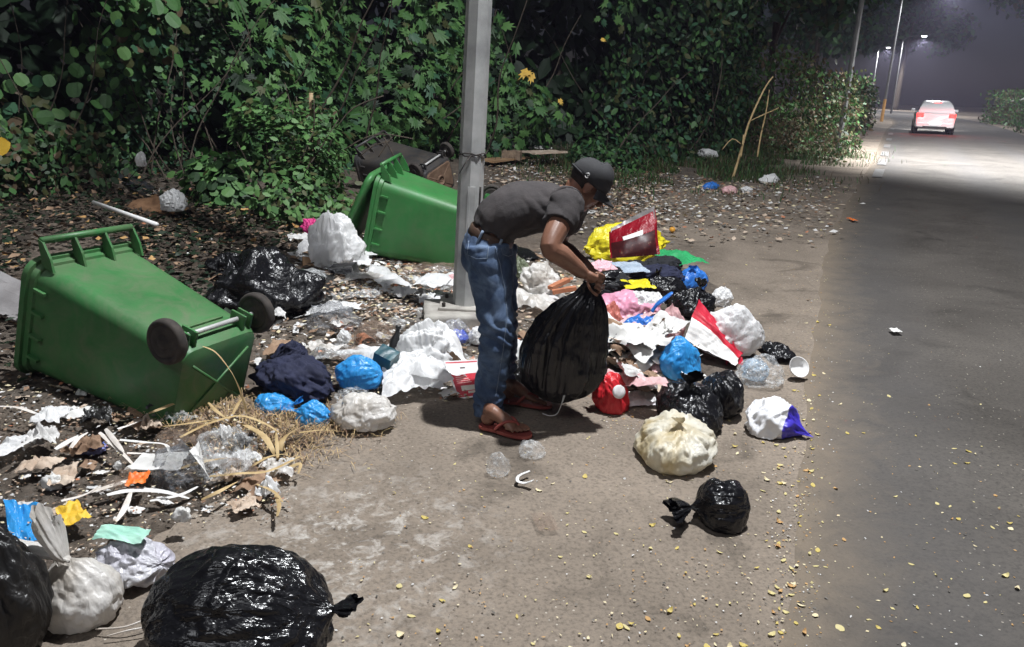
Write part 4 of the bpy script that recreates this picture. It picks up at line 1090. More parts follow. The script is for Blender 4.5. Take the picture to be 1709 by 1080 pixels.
bag('black_bag', 'black tied bag leaning on the red strip of sack', GB, 1204, 646, 76, 80, 'black_bag', 0, (-.5, .2, 1), None, PG, 1.2, crum=.07, pleat=.3, neck=.1)
bag('clear_bag', 'clear bag stuffed with pale blue plastic beside the white bowl', GB, 1272, 612, 76, 54, 'clear', 0, (.6, -.3, .4), None, PG, .8, crum=.12)
bag('blue_film', 'crumpled pale blue film inside the clear bag', 'plastic film', 1262, 612, 44, 36, 'clear_blue', .02, (.2, -.3, 1), None, None, .7, crum=.2, neck=0)
sheet('black_film', 'flat black plastic film behind the clear bag', 'plastic film', 1296, 590, 44, 24, 'black_bag', .01, .04, .1, dome=.04)
p = G(1325, 628); lathe('white_bowl', [(.03, 0), (.045, .012), (.062, .045), (.064, .05), (.060, .047), (.042, .014), (.0, .006)], M['white_plastic'], None, 26)
o = bpy.data.objects['white_bowl']; o.location = (p.x, p.y, .045); o.rotation_euler = (rad(52), rad(20), 0); tag(o, 'white foam bowl tipped over next to the clear bag', 'bowl')
# white and violet packet: a soft half-open bag with a flat violet corner
m, nt, b = new_mat('white_violet_film'); b.inputs['Roughness'].default_value = .35
tc = nt.nodes.new('ShaderNodeTexCoord'); sx_ = nt.nodes.new('ShaderNodeSeparateXYZ'); nt.links.new(tc.outputs['Generated'], sx_.inputs[0])
ad = nt.nodes.new('ShaderNodeMath'); ad.operation = 'SUBTRACT'; nt.links.new(sx_.outputs['X'], ad.inputs[0]); 
sc_ = nt.nodes.new('ShaderNodeMath'); sc_.operation = 'MULTIPLY'; sc_.inputs[1].default_value = .62; nt.links.new(sx_.outputs['Y'], sc_.inputs[0]); nt.links.new(sc_.outputs[0], ad.inputs[1])
nz = nt.nodes.new('ShaderNodeMath'); nz.operation = 'MULTIPLY_ADD'; nz.inputs[1].default_value = .10; nt.links.new(noise_tex(nt, 7, 3), nz.inputs[0]); nt.links.new(ad.outputs[0], nz.inputs[2])
nt.links.new(ramp(nt, [(.78, .78, .80, 0), (.78, .78, .80, .50), (.05, .035, .42, .515), (.07, .05, .52, 1)], nz.outputs[0]), b.inputs['Base Color'])
bump(nt, b, noise_tex(nt, 26, 5, .7, .6), .4, .008); M['white_violet'] = m
bag('white_violet_packet', 'white plastic packet with a violet corner lying on the road edge', 'packet', 1292, 680, 96, 72, 'white_violet', 0, (.85, -.6, -.15), None, None, .9, crum=.09, lump=.2, neck=.55, flat=.4)
bag('cream_bag', 'knotted cream coloured bag stained yellow, on open tarmac', GB, 1130, 723, 122, 92, 'cream_bag', 0, (-.15, -.35, 1), (.03, .025), PG, 1.25, crum=.06, pleat=.4, neck=.1, lump=.2, cfreq=2.2)
bag('black_bag', 'small black knotted bag alone on the tarmac in front of the cream bag', GB, 1207, 826, 96, 86, 'black_bag_x', 0, (-.97, -.1, .02), (.075, .065), PG, .9, crum=.04, pleat=.22, neck=.3)
bag('red_bag', 'round red bag with a white disc on it beside the held sack', GB, 1021, 647, 60, 66, 'red_bag', 0, (-.7, -.2, .9), (.05, .04), PG, .85, crum=.05)
o = bpy.data.objects['red_bag']
pc = P(1033, 654, o.location.y - .082) - o.location
V, Fc = ell_data((0, 0, 0), (.040, .014, .036)); Rm = Matrix.Translation(pc) @ Matrix.Rotation(rad(28), 4, 'Z') @ Matrix.Rotation(rad(-22), 4, 'X')
link('white_disc', poly_mesh('white_disc', [Rm @ v for v in V], Fc, M['white_bag']), o)
sheet('paper_wad', 'flat white tissue on the tarmac beside the red bag', 'paper', 1070, 668, 56, 22, 'white_bag', .0, .035, .1, dome=.02)
bag('black_bag', 'black bag half buried in the torn beige paper', GB, 1056, 566, 84, 52, 'black_bag', .12, (.1, -.4, 1), None, PG, .7, crum=.14)
bag('clear_bag', 'bulging clear bag of white film seen under the bending arm', GB, 905, 462, 70, 60, 'milky_bag', .0, (.4, .2, 1), None, PG, .85, crum=.14)
bag('olive_bag', 'dull grey green bag behind the jeans', GB, 868, 447, 36, 44, bag_mat('olive_film', [(.10, .12, .07), (.20, .22, .15)], .3, .1), 0, (-.3, .2, 1), None, PG, .85, crum=.1)
sheet('black_film', 'black film flattened behind the belt of the bending person', 'plastic film', 872, 425, 34, 22, 'black_bag', .03, .03, .4, dome=.05)
# torn beige paper between the held sack and the tied bags
rng = random.Random(8)
for k in range(34):
    cx = rng.uniform(1005, 1105); cy = rng.uniform(558, 652)
    if cx < 1050 and cy > 618: cy = rng.uniform(560, 615)
    g = G(cx, cy); z = Th(g.x, g.y) * .9 + rng.uniform(.03, .12)
    sz = rng.uniform(26, 52)
    mt_ = rng.choice(['kraft', 'paper', 'brown_paper', 'kraft', 'paper_grey', 'paper'] if k % 9 else ['pale_pink']); wd_ = {'kraft': 'beige', 'paper': 'white', 'brown_paper': 'brown', 'paper_grey': 'grey', 'pale_pink': 'pinkish'}[mt_]
    sheet('torn_paper', wd_ + ' torn crumpled paper in the heap beside the held sack', 'paper', cx, cy, sz, sz * rng.uniform(.7, 1.4), mt_, z, rng.uniform(.05, .10), rng.uniform(0, 6), 'torn papers in the heap', n=22, ragged=.5, tilt=(rng.uniform(-.3, .8), rng.uniform(-.5, .5)))

# ------------------------------------------------------------------ rubbish round the fallen bins
LG = 'bags round the fallen bins'
bag('black_bag', 'big burst black bag sprawled behind the wheel of the bin by the dry grass', GB, 432, 474, 184, 110, 'black_bag', .08, (-.5, .3, .8), None, LG, .7, crum=.17, lump=.3, neck=.1, cfreq=2.6)
bag('black_bag', 'torn black film heaped under the leafy bush', GB, 398, 440, 110, 60, 'black_bag', .16, (.5, .3, .6), None, LG, .6, crum=.2, lump=.3, neck=0)
sheet('black_film', 'wrinkled black film spread beside the burst black bag', 'plastic film', 520, 478, 90, 70, 'black_bag2', .10, .10, .3, dome=.05)
bag('smoky_bag', 'smoky see-through bag with bright creases by the terracotta cups', GB, 556, 528, 88, 58, 'clear_dark', .06, (-.6, -.2, .6), None, LG, .7, crum=.12, pleat=.2)
bag('navy_cloth', 'large navy cloth crumpled beside the base of the bin by the dry grass', 'cloth', 497, 622, 132, 74, 'navy', .05, (.3, .2, 1), None, None, .8, crum=.17, lump=.2, neck=0, cfreq=3.4)
bag('navy_cloth', 'bunched end of navy cloth below the bin wheel', 'cloth', 484, 583, 56, 44, 'navy', .12, (.1, .2, 1), None, None, .8, crum=.15, neck=0)
bag('azure_bag', 'shiny azure blue bag lying next to the teal carton', GB, 600, 612, 76, 54, 'blue_bag2', .05, (1, .1, .2), None, LG, .7, crum=.05, lump=.12, neck=0)
bag('blue_bag', 'small blue bag below the navy cloth, touching the bin', GB, 456, 667, 64, 38, 'blue_bag2', .03, (1, -.1, .3), (.04, .03), LG, .8, crum=.08)
bag('blue_bag', 'small blue bag knotted at one end on the dry grass', GB, 521, 684, 60, 42, 'blue_bag2', .01, (-.9, .4, .2), (.08, .03), LG, .7, crum=.07)
bag('clear_bag', 'crinkled clear white bag on the tarmac edge below the azure bag', GB, 608, 676, 104, 62, 'milky_bag', .02, (.8, .1, .3), None, LG, .75, crum=.1)
bag('clear_bag', 'small crinkled clear bag against the azure bag', GB, 588, 655, 54, 30, 'clear', .05, (.2, .4, 1), None, LG, .7, crum=.14)
bag('white_bag', 'tall crumpled white bag standing by the concrete block', GB, 706, 572, 90, 80, 'white_bag', .04, (-.1, .1, 1), None, LG, .6, crum=.17, lump=.3, neck=.2, pleat=.4, cfreq=2.4)
sheet('white_bag', 'white film trailing from the tall white bag towards the leaflet', GB, 722, 584, 62, 56, 'white_bag', .06, .12, .4, LG, dome=.09, ragged=.45, n=56)
sheet('white_bag', 'flattened white bag spread in front of the tall white one', GB, 690, 636, 100, 56, 'white_bag', .02, .10, .2, LG, dome=.08, ragged=.4, n=64)
sheet('white_bag', 'rumpled white bag beside the red and white leaflet', GB, 672, 618, 70, 74, 'white_bag', .05, .12, 1.0, LG, dome=.10, ragged=.4, n=56)
bag('clear_bag', 'clear bag with cobalt blue film inside, against the concrete block', GB, 762, 549, 50, 44, 'clear', .05, (.2, .1, 1), None, LG, .8, crum=.1)
bag('cobalt_film', 'cobalt blue film in the clear bag by the concrete block', 'plastic film', 762, 558, 42, 26, bag_mat('cobalt_film', [(.02, .05, .42), (.06, .12, .6)], .25, .2), .05, (.4, .2, 1), None, None, .8, crum=.14, neck=0)
bag('white_bag', 'little white bag between concrete block and jeans', GB, 797, 554, 30, 32, 'white_bag', .05, (.2, .1, 1), None, LG, .8, crum=.1)
sheet('white_bag', 'dirty white film seen between the jeans and held sack', GB, 866, 600, 50, 60, 'white_bag', .04, .10, .5, LG, dome=.09, ragged=.4, n=48)
sheet('white_bag', 'grimy white film right behind the knee of the jeans', GB, 882, 512, 54, 44, 'milky_bag', .04, .12, .9, LG, dome=.1, ragged=.4, n=48)
bag('black_bag', 'small dark bag behind the calf of the jeans', GB, 856, 622, 44, 40, 'black_bag2', .0, (.1, .4, 1), None, LG, .8, crum=.12, neck=0)
bag('white_sack', 'big white sack slumped by the lid of the bin behind the lamp post', 'sack', 556, 408, 92, 104, 'white_bag', .06, (-.2, .2, 1), None, None, .6, crum=.16, lump=.26, neck=.2, rot=.2, pleat=.35)
sheet('white_sheet', 'white foam sheet sloping under the big white sack', 'foam sheet', 540, 428, 96, 44, 'white_bag', .2, .03, -.35, tilt=(.5, .3))
bag('magenta_cloth', 'magenta cloth tucked behind the big white sack', 'cloth', 521, 374, 36, 26, 'magenta', .3, (.1, .2, 1), None, None, .7, crum=.15, neck=0)
bag('pink_pouch', 'pale pink pouch lying at the foot of the lamp post', 'pouch', 752, 467, 28, 28, 'pale_pink', .06, (.2, .2, 1), None, None, .8, crum=.1, neck=0)
bag('brown_film', 'brownish clear film behind the terracotta cups', 'plastic film', 624, 552, 62, 56, 'clear_brown', .06, (.3, .1, 1), None, None, .7, crum=.16, neck=0)
M['cup_in'] = M['terracotta']
def cup(px, py, r, h, rot, label, z=.06, mat='terracotta'):
    g = G(px, py, z)
    o = lathe('clay_cup', [(r * .62, 0), (r * .66, .004), (r, h), (r * 1.03, h + .004), (r * .93, h + .002), (r * .6, .012), (.001, .012)], M[mat], None, 24)
    o.location = (g.x, g.y, z + .03); o.rotation_euler = rot
    return tag(o, label, 'cup')
cup(602, 570, .055, .10, (rad(105), 0, rad(35)), 'terracotta clay cup lying on its side, mouth to the tarmac')
cup(586, 560, .05, .09, (rad(70), 0, rad(-60)), 'terracotta clay cup tipped against the brownish film')
bag('white_rag', 'white rag beside the terracotta cups', 'rag', 575, 562, 28, 34, 'white_bag', .06, (0, .2, 1), None, None, .7, crum=.16, neck=0)
def carton(name, label, px, py, s, rot, mat, z):
    g = G(px, py, z); bm = bmesh.new(); box_bm(bm, (0, 0, s[2] / 2), s); bmesh.ops.subdivide_edges(bm, edges=bm.edges, cuts=5, use_grid_fill=True)
    co = np.array([v.co[:] for v in bm.verts]); k = crumple(co * 6, int(px), 1.2, 2) * .1 * min(s)
    for v, q in zip(bm.verts, k): v.co += Vector(v.co).normalized() * float(q)
    o = link(name, finish_bm(bm, name, M[mat], False), None, (g.x, g.y, z), rot); return tag(o, label, 'carton')
carton('teal_carton', 'dented dark teal carton leaning on the azure bag', 640, 622, (.11, .09, .15), (rad(15), rad(18), rad(-20)), 'teal', .05)
carton('silver_box', 'small black box with a silver frame below the big white sack', 577, 466, (.2, .1, .12), (rad(8), rad(-8), rad(-12)), 'black_plastic', .11)
o = bpy.data.objects['silver_box']
for c, s in (((0, -.056, .012), (.2, .01, .02)), ((0, -.056, .112), (.2, .01, .014)), ((-.094, -.056, .06), (.014, .01, .09)), ((.094, -.056, .06), (.014, .01, .09))): box('frame_bar', c, s, M['silver'], o, .002)
carton('brown_carton', 'squashed brown carton under the white foam sheet', 548, 440, (.26, .18, .13), (rad(5), rad(8), rad(20)), 'cardboard', .1)
carton('cardboard_piece', 'torn cardboard corner beside the burst black bag', 517, 458, (.12, .02, .14), (rad(-30), rad(12), rad(30)), 'cardboard', .12)
g = G(655, 596, .06)
o = lathe('black_bottle', [(.03, 0), (.034, .01), (.034, .10), (.014, .14), (.013, .17), (.017, .172), (.017, .19), (.0, .19)], M['black_plastic'], None, 18); o.location = g; o.rotation_euler = (rad(-12), rad(10), 0)
tag(o, 'black plastic bottle standing among scraps behind the teal carton', 'bottle')
# red and white leaflet
m, nt, b = new_mat('leaflet_print'); b.inputs['Roughness'].default_value = .4
tc = nt.nodes.new('ShaderNodeTexCoord'); sp_ = nt.nodes.new('ShaderNodeSeparateXYZ'); nt.links.new(tc.outputs['UV'], sp_.inputs[0])
def band(v, lo, hi):
    a_ = nt.nodes.new('ShaderNodeMath'); a_.operation = 'GREATER_THAN'; a_.inputs[1].default_value = lo; nt.links.new(v, a_.inputs[0])
    b_ = nt.nodes.new('ShaderNodeMath'); b_.operation = 'LESS_THAN'; b_.inputs[1].default_value = hi; nt.links.new(v, b_.inputs[0])
    c_ = nt.nodes.new('ShaderNodeMath'); c_.operation = 'MULTIPLY'; nt.links.new(a_.outputs[0], c_.inputs[0]); nt.links.new(b_.outputs[0], c_.inputs[1]); return c_.outputs[0]
def mulv(a_, b_):
    c_ = nt.nodes.new('ShaderNodeMath'); c_.operation = 'MULTIPLY'; nt.links.new(a_, c_.inputs[0]); nt.links.new(b_, c_.inputs[1]); return c_.outputs[0]
def over(base, fac, col):
    x_ = nt.nodes.new('ShaderNodeMixRGB'); nt.links.new(fac, x_.inputs[0]); x_.inputs[2].default_value = (*col, 1)
    if isinstance(base, tuple): x_.inputs[1].default_value = (*base, 1)
    else: nt.links.new(base, x_.inputs[1])
    return x_.outputs[0]
U_, V_ = sp_.outputs['X'], sp_.outputs['Y']
col = over((.74, .72, .72), mulv(band(V_, .04, .64), band(U_, .07, .95)), (.50, .03, .05))
col = over(col, mulv(band(V_, .20, .33), band(U_, .30, .9)), (.62, .58, .50))
col = over(col, mulv(band(V_, .12, .18), band(U_, .55, .9)), (.62, .58, .50))
for vv in (.40, .45, .50, .55): col = over(col, mulv(band(V_, vv, vv + .018), band(U_, .2, .85 - (vv * 7 % .3))), (.70, .45, .42))
col = over(col, mulv(band(V_, .93, .97), band(U_, .03, .97)), (.55, .08, .10))
col = over(col, mulv(band(V_, .78, .82), band(U_, .42, .58)), (.12, .10, .10))
nt.links.new(col, b.inputs['Base Color']); M['leaflet'] = m
yl = G(770, 660).y
lf_ = quad_sheet('leaflet', 'red and white printed leaflet propped beside the jeans', 'leaflet', [P(764, 667, yl), P(799, 662, yl - .03), P(798, 600, yl + .16), P(741, 603, yl + .18)], 'leaflet', 3, .006, 20)
# stones, boards, pipe, log
def rock(name, label, px, py, w, h, mat, zb=None, cat='stone', dr=.8, rot=0):
    return bag(name, label, cat, px, py, w, h, mat, zb, (0, 0, 1), None, None, dr, rot, crum=.10, lump=.3, neck=0, pleat=0, res=(40, 24))
rock('dark_stone', 'flat dark stone between the bin and the lamp post', 642, 512, 60, 26, 'stone', .06)
rock('dark_stone', 'dark slab of stone behind the azure bag', 690, 528, 50, 26, 'stone', .04)
rock('earth_lump', 'brown earth lump with a hollow under the thicket', 262, 352, 110, 52, pmat('brown_earth', [(.14, .07, .035), (.27, .15, .08)], .95, 8, bump_s=.8, bump_scale=30), .2, 'earth lump')
bag('white_rag', 'crumpled white rag on the brown earth lump', 'rag', 290, 330, 44, 38, 'white_bag', .42, (.1, .2, 1), None, None, .7, crum=.16, neck=0)
bag('white_bag', 'scrap of white bag caught in the thicket', GB, 235, 262, 18, 26, 'white_bag', .75, (0, .1, 1), None, LG, .5, crum=.16, neck=0)
Yp = 6.4
tube('white_pipe', [G(156, 338, .50), G(262, 375, .44)], .018, M['white_plastic'], None, 12); tag(bpy.data.objects['white_pipe'], 'straight white plastic pipe sloping behind the bin by the dry grass', 'pipe')
def plank(name, label, a, b_, w, t, mat, cat='board', up=(0, 0, 1)):
    a, b_ = Vector(a), Vector(b_); d = (b_ - a); L_ = d.length; d.normalize(); s = d.cross(Vector(up)).normalized(); u = s.cross(d)
    R_ = Matrix((d, s, u)).transposed().to_4x4(); R_.translation = (a + b_) / 2
    bm = bmesh.new(); box_bm(bm, (0, 0, 0), (L_, w, t)); bmesh.ops.subdivide_edges(bm, edges=bm.edges, cuts=4, use_grid_fill=True)
    for v in bm.verts:
        n_ = fbm(np.array([v.co[:]]) * 7 + hash(label) % 50, 3, 2)[0]; v.co += Vector((0, n_ * w * .08, n_ * t * .5))
    o = link(name, finish_bm(bm, name, M[mat] if isinstance(mat, str) else mat, False, 0)); o.matrix_world = R_
    return tag(o, label, cat)
import zlib
hash = lambda s: zlib.crc32(str(s).encode())
plank('dark_trough', 'dark board with a pale edge leaning under the thicket', G(196, 285, .40), G(262, 332, .36), .24, .03, 'black_cloth')
plank('grey_board', 'grey board leaning at the mouth of the bin by the dry grass', P(-14, 520, 4.4), P(34, 470, 4.6), .40, .03, 'grey_panel', up=(.2, -.8, .6))
plank('grey_board', 'pale grey board lying under the grey leaning one', P(-20, 600, 4.0), P(24, 560, 4.3), .28, .025, 'paper_grey', up=(.1, -.6, .8))
plank('cardboard_strip', 'brown cardboard strip at the mouth of the bin by the dry grass', P(-20, 612, 3.9), P(26, 596, 4.1), .10, .02, 'cardboard')
for k, (x0, y0_, x1, y1_, wd, mt, lab) in enumerate(((810, 306, 870, 297, .35, 'cardboard', 'tan cardboard lying behind the bent back'), (838, 300, 868, 302, .16, 'wood', 'dark log end among the tan cardboard'), (860, 292, 915, 291, .22, 'paper', 'white board on the litter beyond the bent back'), (880, 302, 932, 299, .40, 'kraft', 'beige board beside the white board beyond the cap'))):
    a, b_ = G(x0, y0_), G(x1, y1_); a.z = b_.z = Th(a.x, a.y) + .08 + .05 * k
    plank('litter_board', lab, a, b_, wd, .03 if k != 1 else .14, mt)
for (x0, y0_, x1, y1_, lab) in ((918, 482, 948, 466, 'short brown wood stick under the bending wrist'), (922, 487, 962, 480, 'brown splintered stick beside the held sack')):
    a, b_ = G(x0, y0_, .1), G(x1, y1_, .14); plank('wood_stick', lab, a, b_, .05, .03, 'terracotta', 'stick')
# fruit, red scrap
g = G(1122, 384, .03); V, Fc = ell_data((0, 0, .035), (.036, .036, .034), None, 20, 14)
o = link('orange_fruit', poly_mesh('orange_fruit', V, Fc, pmat('orange_peel', [(.55, .24, .02), (.68, .36, .05)], .55, 20, bump_s=.3)), None, (g.x, g.y, 0)); tag(o, 'small orange fruit on the tarmac behind the yellow bag', 'fruit')
sheet('red_scrap', 'small red scrap lying on the asphalt road', 'scrap', 1422, 367, 9, 4, 'orange', .02, .02, n=10)
sheet('white_scrap', 'small white scrap lying on the asphalt road', 'scrap', 1494, 552, 16, 6, 'paper', .03, .015, n=12)
bag('white_bag', 'white plastic caught in the grass strip', GB, 1182, 254, 34, 16, 'white_bag', None, (0, .2, 1), None, LG, .5, crum=.16, neck=0)
for k, (cx, cy, sz, mt, lab) in enumerate(((1186, 308, 26, 'blue_bag', 'dark blue plastic at the edge of the grass strip'), (1218, 315, 26, 'pale_pink', 'pale pink plastic at the edge of the grass strip'), (1247, 314, 20, 'white_bag', 'white plastic beside the pale pink plastic by the grass'), (1286, 297, 34, 'white_bag', 'white film at the foot of the dry saplings'))):
    bag('plastic_litter', lab, 'plastic litter', cx, cy, sz, sz * .5, mt, None, (0, .1, 1), None, None, .6, crum=.2, neck=0, res=(36, 22))

# ------------------------------------------------------------------ foreground left
bag('black_bag', 'large black refuse sack on its side, gathered neck towards the road', GB, 396, 985, 300, 206, 'black_bag_x', 0, (.95, -.05, .18), (.065, .055), LG, .78, crum=.045, lump=.12, pleat=.24, neck=.16, res=(170, 110), seed=61)
bag('black_bag', 'dusty black refuse sack standing beside the knotted milky bag', GB, -10, 962, 160, 220, 'black_bag2', 0, (-.3, .2, 1), None, LG, .8, crum=.07, pleat=.2, res=(120, 70))
o = bag('milky_bag', 'knotted milky bag with two upright ears beside the large lying sack', GB, 124, 972, 136, 116, 'milky_bag', 0, (-.35, .1, 1), None, LG, .85, crum=.06, pleat=.2, neck=.25)
Ym = o.location.y
tip_ = np.array(P(106, 930, Ym - .03) - o.location)
link('tied_ear', frill_mesh('tied_ear', tip_, (-.42, .05, .9), .17, .05, M['milky_bag'], 5, .2), o); link('tied_ear', frill_mesh('tied_ear', tip_, (-.95, .0, .35), .15, .032, M['milky_bag'], 9, .2), o)
yb_ = G(45, 935).y
quad_sheet('blue_sheet', 'bright blue plastic sheet standing beside the milky bag', 'plastic sheet', [P(22, 920, yb_), P(84, 942, yb_), P(66, 838, yb_ + .22), P(4, 838, yb_ + .2)], 'blue_bag2', 51, .02, 36)
bag('packaging', 'crumpled white and lilac packaging behind the large lying sack', 'packaging', 216, 924, 124, 76, bag_mat('lilac_film', [(.42, .40, .48), (.74, .74, .76)], .3, .1), .01, (.9, -.2, .2), None, None, .75, crum=.15, lump=.2, neck=.2)
g = G(215, 890, .12)
quad_sheet('mint_strip', 'mint green plastic strip on the white and lilac packaging', 'plastic strip', [G(152, 896, .13), G(236, 908, .15), G(252, 882, .16), G(176, 874, .14)], 'mint', 8, .012, 24)
bag('clear_bag', 'large crumpled clear bag among dry leaves in front of the bin by the dry grass', GB, 376, 742, 100, 92, 'clear', .04, (.4, -.1, .9), None, LG, .8, crum=.16, lump=.2, neck=.1)
bag('clear_bag', 'grey see-through bag lying under the white papers', GB, 300, 776, 80, 80, 'clear_dark', .0, (.1, .2, 1), None, LG, .8, crum=.14, neck=.1)
quad_sheet('paper_sheet', 'white printed paper sheet beside the large clear bag', 'paper', [G(208, 786, .10), G(300, 782, .12), G(318, 752, .16), G(238, 756, .12)], 'paper', 5, .01, 20)
quad_sheet('paper_sheet', 'folded white paper corner hanging over the grey see-through bag', 'paper', [P(316, 752, 2.95), P(352, 800, 2.85), P(345, 794, 2.95), P(332, 738, 3.0)], 'paper', 6, .01, 14)
bag('foil_packet', 'small shiny blue foil packet in the dark litter', 'packet', 148, 738, 60, 26, bag_mat('blue_foil', [(.05, .12, .5), (.35, .35, .6)], .15, 0, .7, scale=14), .06, (1, 0, .1), None, None, .7, crum=.14, neck=.2)
sheet('white_foam', 'torn white foam strip below the dark side of the bin by the dry grass', 'foam scrap', 118, 692, 78, 16, 'paper', .11, .03, .05, n=20)
sheet('orange_scrap', 'torn orange plastic scrap among the pale strips', 'scrap', 230, 806, 32, 18, 'orange', .1, .03, .3, n=14)
sheet('yellow_peel', 'curled yellow peel in the dark litter', 'peel', 122, 864, 36, 32, 'yellow', .08, .04, .8, n=14)
for k, (cx, cy, sz, lab) in enumerate(((88, 797, 36, 'crumpled white paper beside the blue foil packet'), (305, 852, 32, 'folded white cup scrap above the large lying sack'), (198, 772, 18, 'small white scrap beside the printed paper sheet'))):
    bag('white_scrap', lab, 'paper', cx, cy, sz, sz * .8, 'paper', .07, (.2, .1, 1), None, None, .7, crum=.3, lump=.3, neck=0, res=(30, 20))
# cups and film on the tarmac
for k, (cx, cy, w_, h_, lab) in enumerate(((832, 767, 38, 42, 'crushed clear cup on the tarmac before the flip-flop'), (888, 743, 44, 32, 'crumpled clear film touching the flip-flop toes'))):
    bag('clear_cup', lab, 'cup', cx, cy, w_, h_, 'clear', 0, (.2, .3, 1), None, None, .8, crum=.14, neck=0, res=(48, 30))
q = smooth_path([G(884, 786, .02), G(866, 794, .02), G(864, 803, .012), G(876, 806, .01), G(889, 802, .03)], 5)
o = tube('white_strap', q, [(.006 + .006 * (k / len(q)), .002) for k in range(len(q))], M['white_plastic'], None, 6); tag(o, 'white curled strap alone on the tarmac', 'strap')
sheet('brown_sachet', 'flat see-through brown sachet on the tarmac', 'sachet', 909, 872, 36, 32, 'clear_brown', .003, .01, .2, n=16)
q = smooth_path([G(160, 1050, .01), G(205, 1047, .02), G(240, 1035, .03), G(262, 1026, .03)], 5); o = tube('pale_string', q, .003, M['strip'], None, 5); tag(o, 'pale string ends under the large lying sack', 'string')
q = smooth_path([G(178, 1062, .01), G(215, 1052, .02), G(250, 1046, .02)], 5); link('string_end', tube('x', q, .0025, M['strip'], None, 5).data, o); bpy.data.objects.remove(bpy.data.objects['x'])

# pale strips: flat bands of dry leaf and plastic strap over the litter
def ribbon_mesh(name, pts, wd, m, n=5, twist=.6, seed=0):
    q = smooth_path(pts, n); V = []; rg = random.Random(seed); tw = rg.uniform(-1, 1)
    for i, p_ in enumerate(q):
        t = (q[min(i + 1, len(q) - 1)] - q[max(i - 1, 0)]).normalized(); s = t.cross(Vector((0, 0, 1)))
        if s.length < .05: s = Vector((1, 0, 0))
        s.normalize(); s = Matrix.Rotation(twist * tw * math.sin(i / len(q) * 3 + tw), 3, t) @ s; f = i / (len(q) - 1); ww = wd * (.35 + .65 * math.sin(math.pi * min(1, f * .85 + .12)))
        V += [p_ - s * ww / 2, p_ + Vector((0, 0, ww * .15)), p_ + s * ww / 2]
    Fc = []
    for i in range(len(q) - 1):
        for k in (0, 1): Fc.append((i * 3 + k, i * 3 + k + 1, i * 3 + k + 4, i * 3 + k + 3))
    return poly_mesh(name, V, Fc, m)
strips = [[(92, 750), (130, 727)], [(166, 722), (200, 752), (232, 786)], [(176, 716), (206, 754)], [(200, 734), (242, 738), (276, 742), (283, 756)], [(212, 756), (260, 757), (290, 760)], [(150, 822), (200, 806), (248, 794)], [(178, 826), (220, 818), (270, 820), (316, 832)], [(218, 822), (208, 848), (194, 870)], [(196, 716), (220, 708), (240, 700)], [(24, 750), (48, 736), (64, 730)], [(60, 690), (30, 680), (0, 678)], [(118, 748), (130, 732), (146, 722)], [(250, 836), (300, 826), (330, 812)], [(102, 836), (140, 826), (168, 810)]]
for k, st in enumerate(strips):
    pts = [G(x, y, Th(*G(x, y).xy) + .035 + .012 * (k % 4)) for x, y in st]
    o = link('pale_strip', ribbon_mesh('pale_strip', pts, .022, M['strip'] if k % 3 else M['paper'], seed=k)); tag(o, ('tan' if k % 3 else 'white') + (' short' if len(st) == 2 else ' bent') + ' flat strip lying over the dark litter before the bin', 'strip', 'pale strips on the litter')
blades = [[(412, 690), (400, 650), (384, 618), (360, 588), (338, 578)], [(300, 730), (350, 706), (400, 694), (440, 706), (466, 722)], [(402, 706), (436, 724), (452, 745), (458, 760)], [(468, 756), (470, 738), (482, 724), (510, 710)], [(350, 795), (400, 790), (448, 786), (500, 762)], [(420, 778), (450, 762), (480, 758)], [(336, 834), (366, 820), (396, 804)], [(428, 808), (456, 820), (472, 838)], [(348, 672), (366, 690), (382, 700)], [(388, 692), (402, 668), (424, 658)], [(272, 712), (320, 706), (360, 700)], [(464, 768), (462, 740), (461, 722)], [(300, 782), (340, 770), (380, 764)], [(460, 826), (466, 844), (462, 862)], [(470, 786), (500, 774), (498, 790)], [(500, 722), (536, 718), (570, 720)], [(248, 690), (284, 676), (306, 668)]]
for k, st in enumerate(blades):
    n_ = len(st)
    if k in (0,):   # tall bent stem in front of the bin base
        pts = [P(x, y, 3.18 - .02 * i) for i, (x, y) in enumerate(st)]
    else:
        pts = [G(x, y, Th(*G(x, y).xy) + .02 + .05 * math.sin(math.pi * (i + .4) / n_)) for i, (x, y) in enumerate(st)]
    o = link('dry_grass_leaf', ribbon_mesh('dry_grass_leaf', pts, .026 if k < 6 else .016, M['straw'], seed=k + 40)); tag(o, ('broad' if k < 6 else 'narrow') + (' long' if n_ > 3 else ' short') + ' dry tan blade arching out of the grass tuft by the bin' if k else 'tall bent dry stem standing against the base of the bin by the dry grass', 'dry leaf', 'dry blades of the grass tuft')

# dry grass tuft (nobody could count it)
rng = np.random.default_rng(2); n = 2400
c0 = np.array([G(x, y).xy for x, y in ((330, 725), (400, 705), (460, 705), (520, 715), (470, 740), (560, 705), (300, 700), (440, 770))])
k = rng.integers(0, len(c0), n); base = c0[k] + rng.normal(size=(n, 2)) * np.array([.13, .09])
ang = rng.random(n) * 6.283; ln = rng.uniform(.03, .11, n); lift = rng.uniform(.0, .045, n); wv_ = .0014
d = np.stack([np.cos(ang), np.sin(ang)], -1); z0 = np.maximum(0, T(base[:, 0], base[:, 1])) + .005
A = np.c_[base, z0]; B = np.c_[base + d * ln[:, None] * .6, z0 + lift]; C_ = np.c_[base + d * ln[:, None], z0 + lift * .5]; s = np.c_[-d[:, 1], d[:, 0], np.zeros(n)] * wv_
V = np.stack([A - s, A + s, B - s, B + s, C_], 1).reshape(-1, 3); o0 = np.arange(n) * 5
Fc = np.concatenate([np.stack([o0, o0 + 1, o0 + 3], -1), np.stack([o0, o0 + 3, o0 + 2], -1), np.stack([o0 + 2, o0 + 3, o0 + 4], -1)])
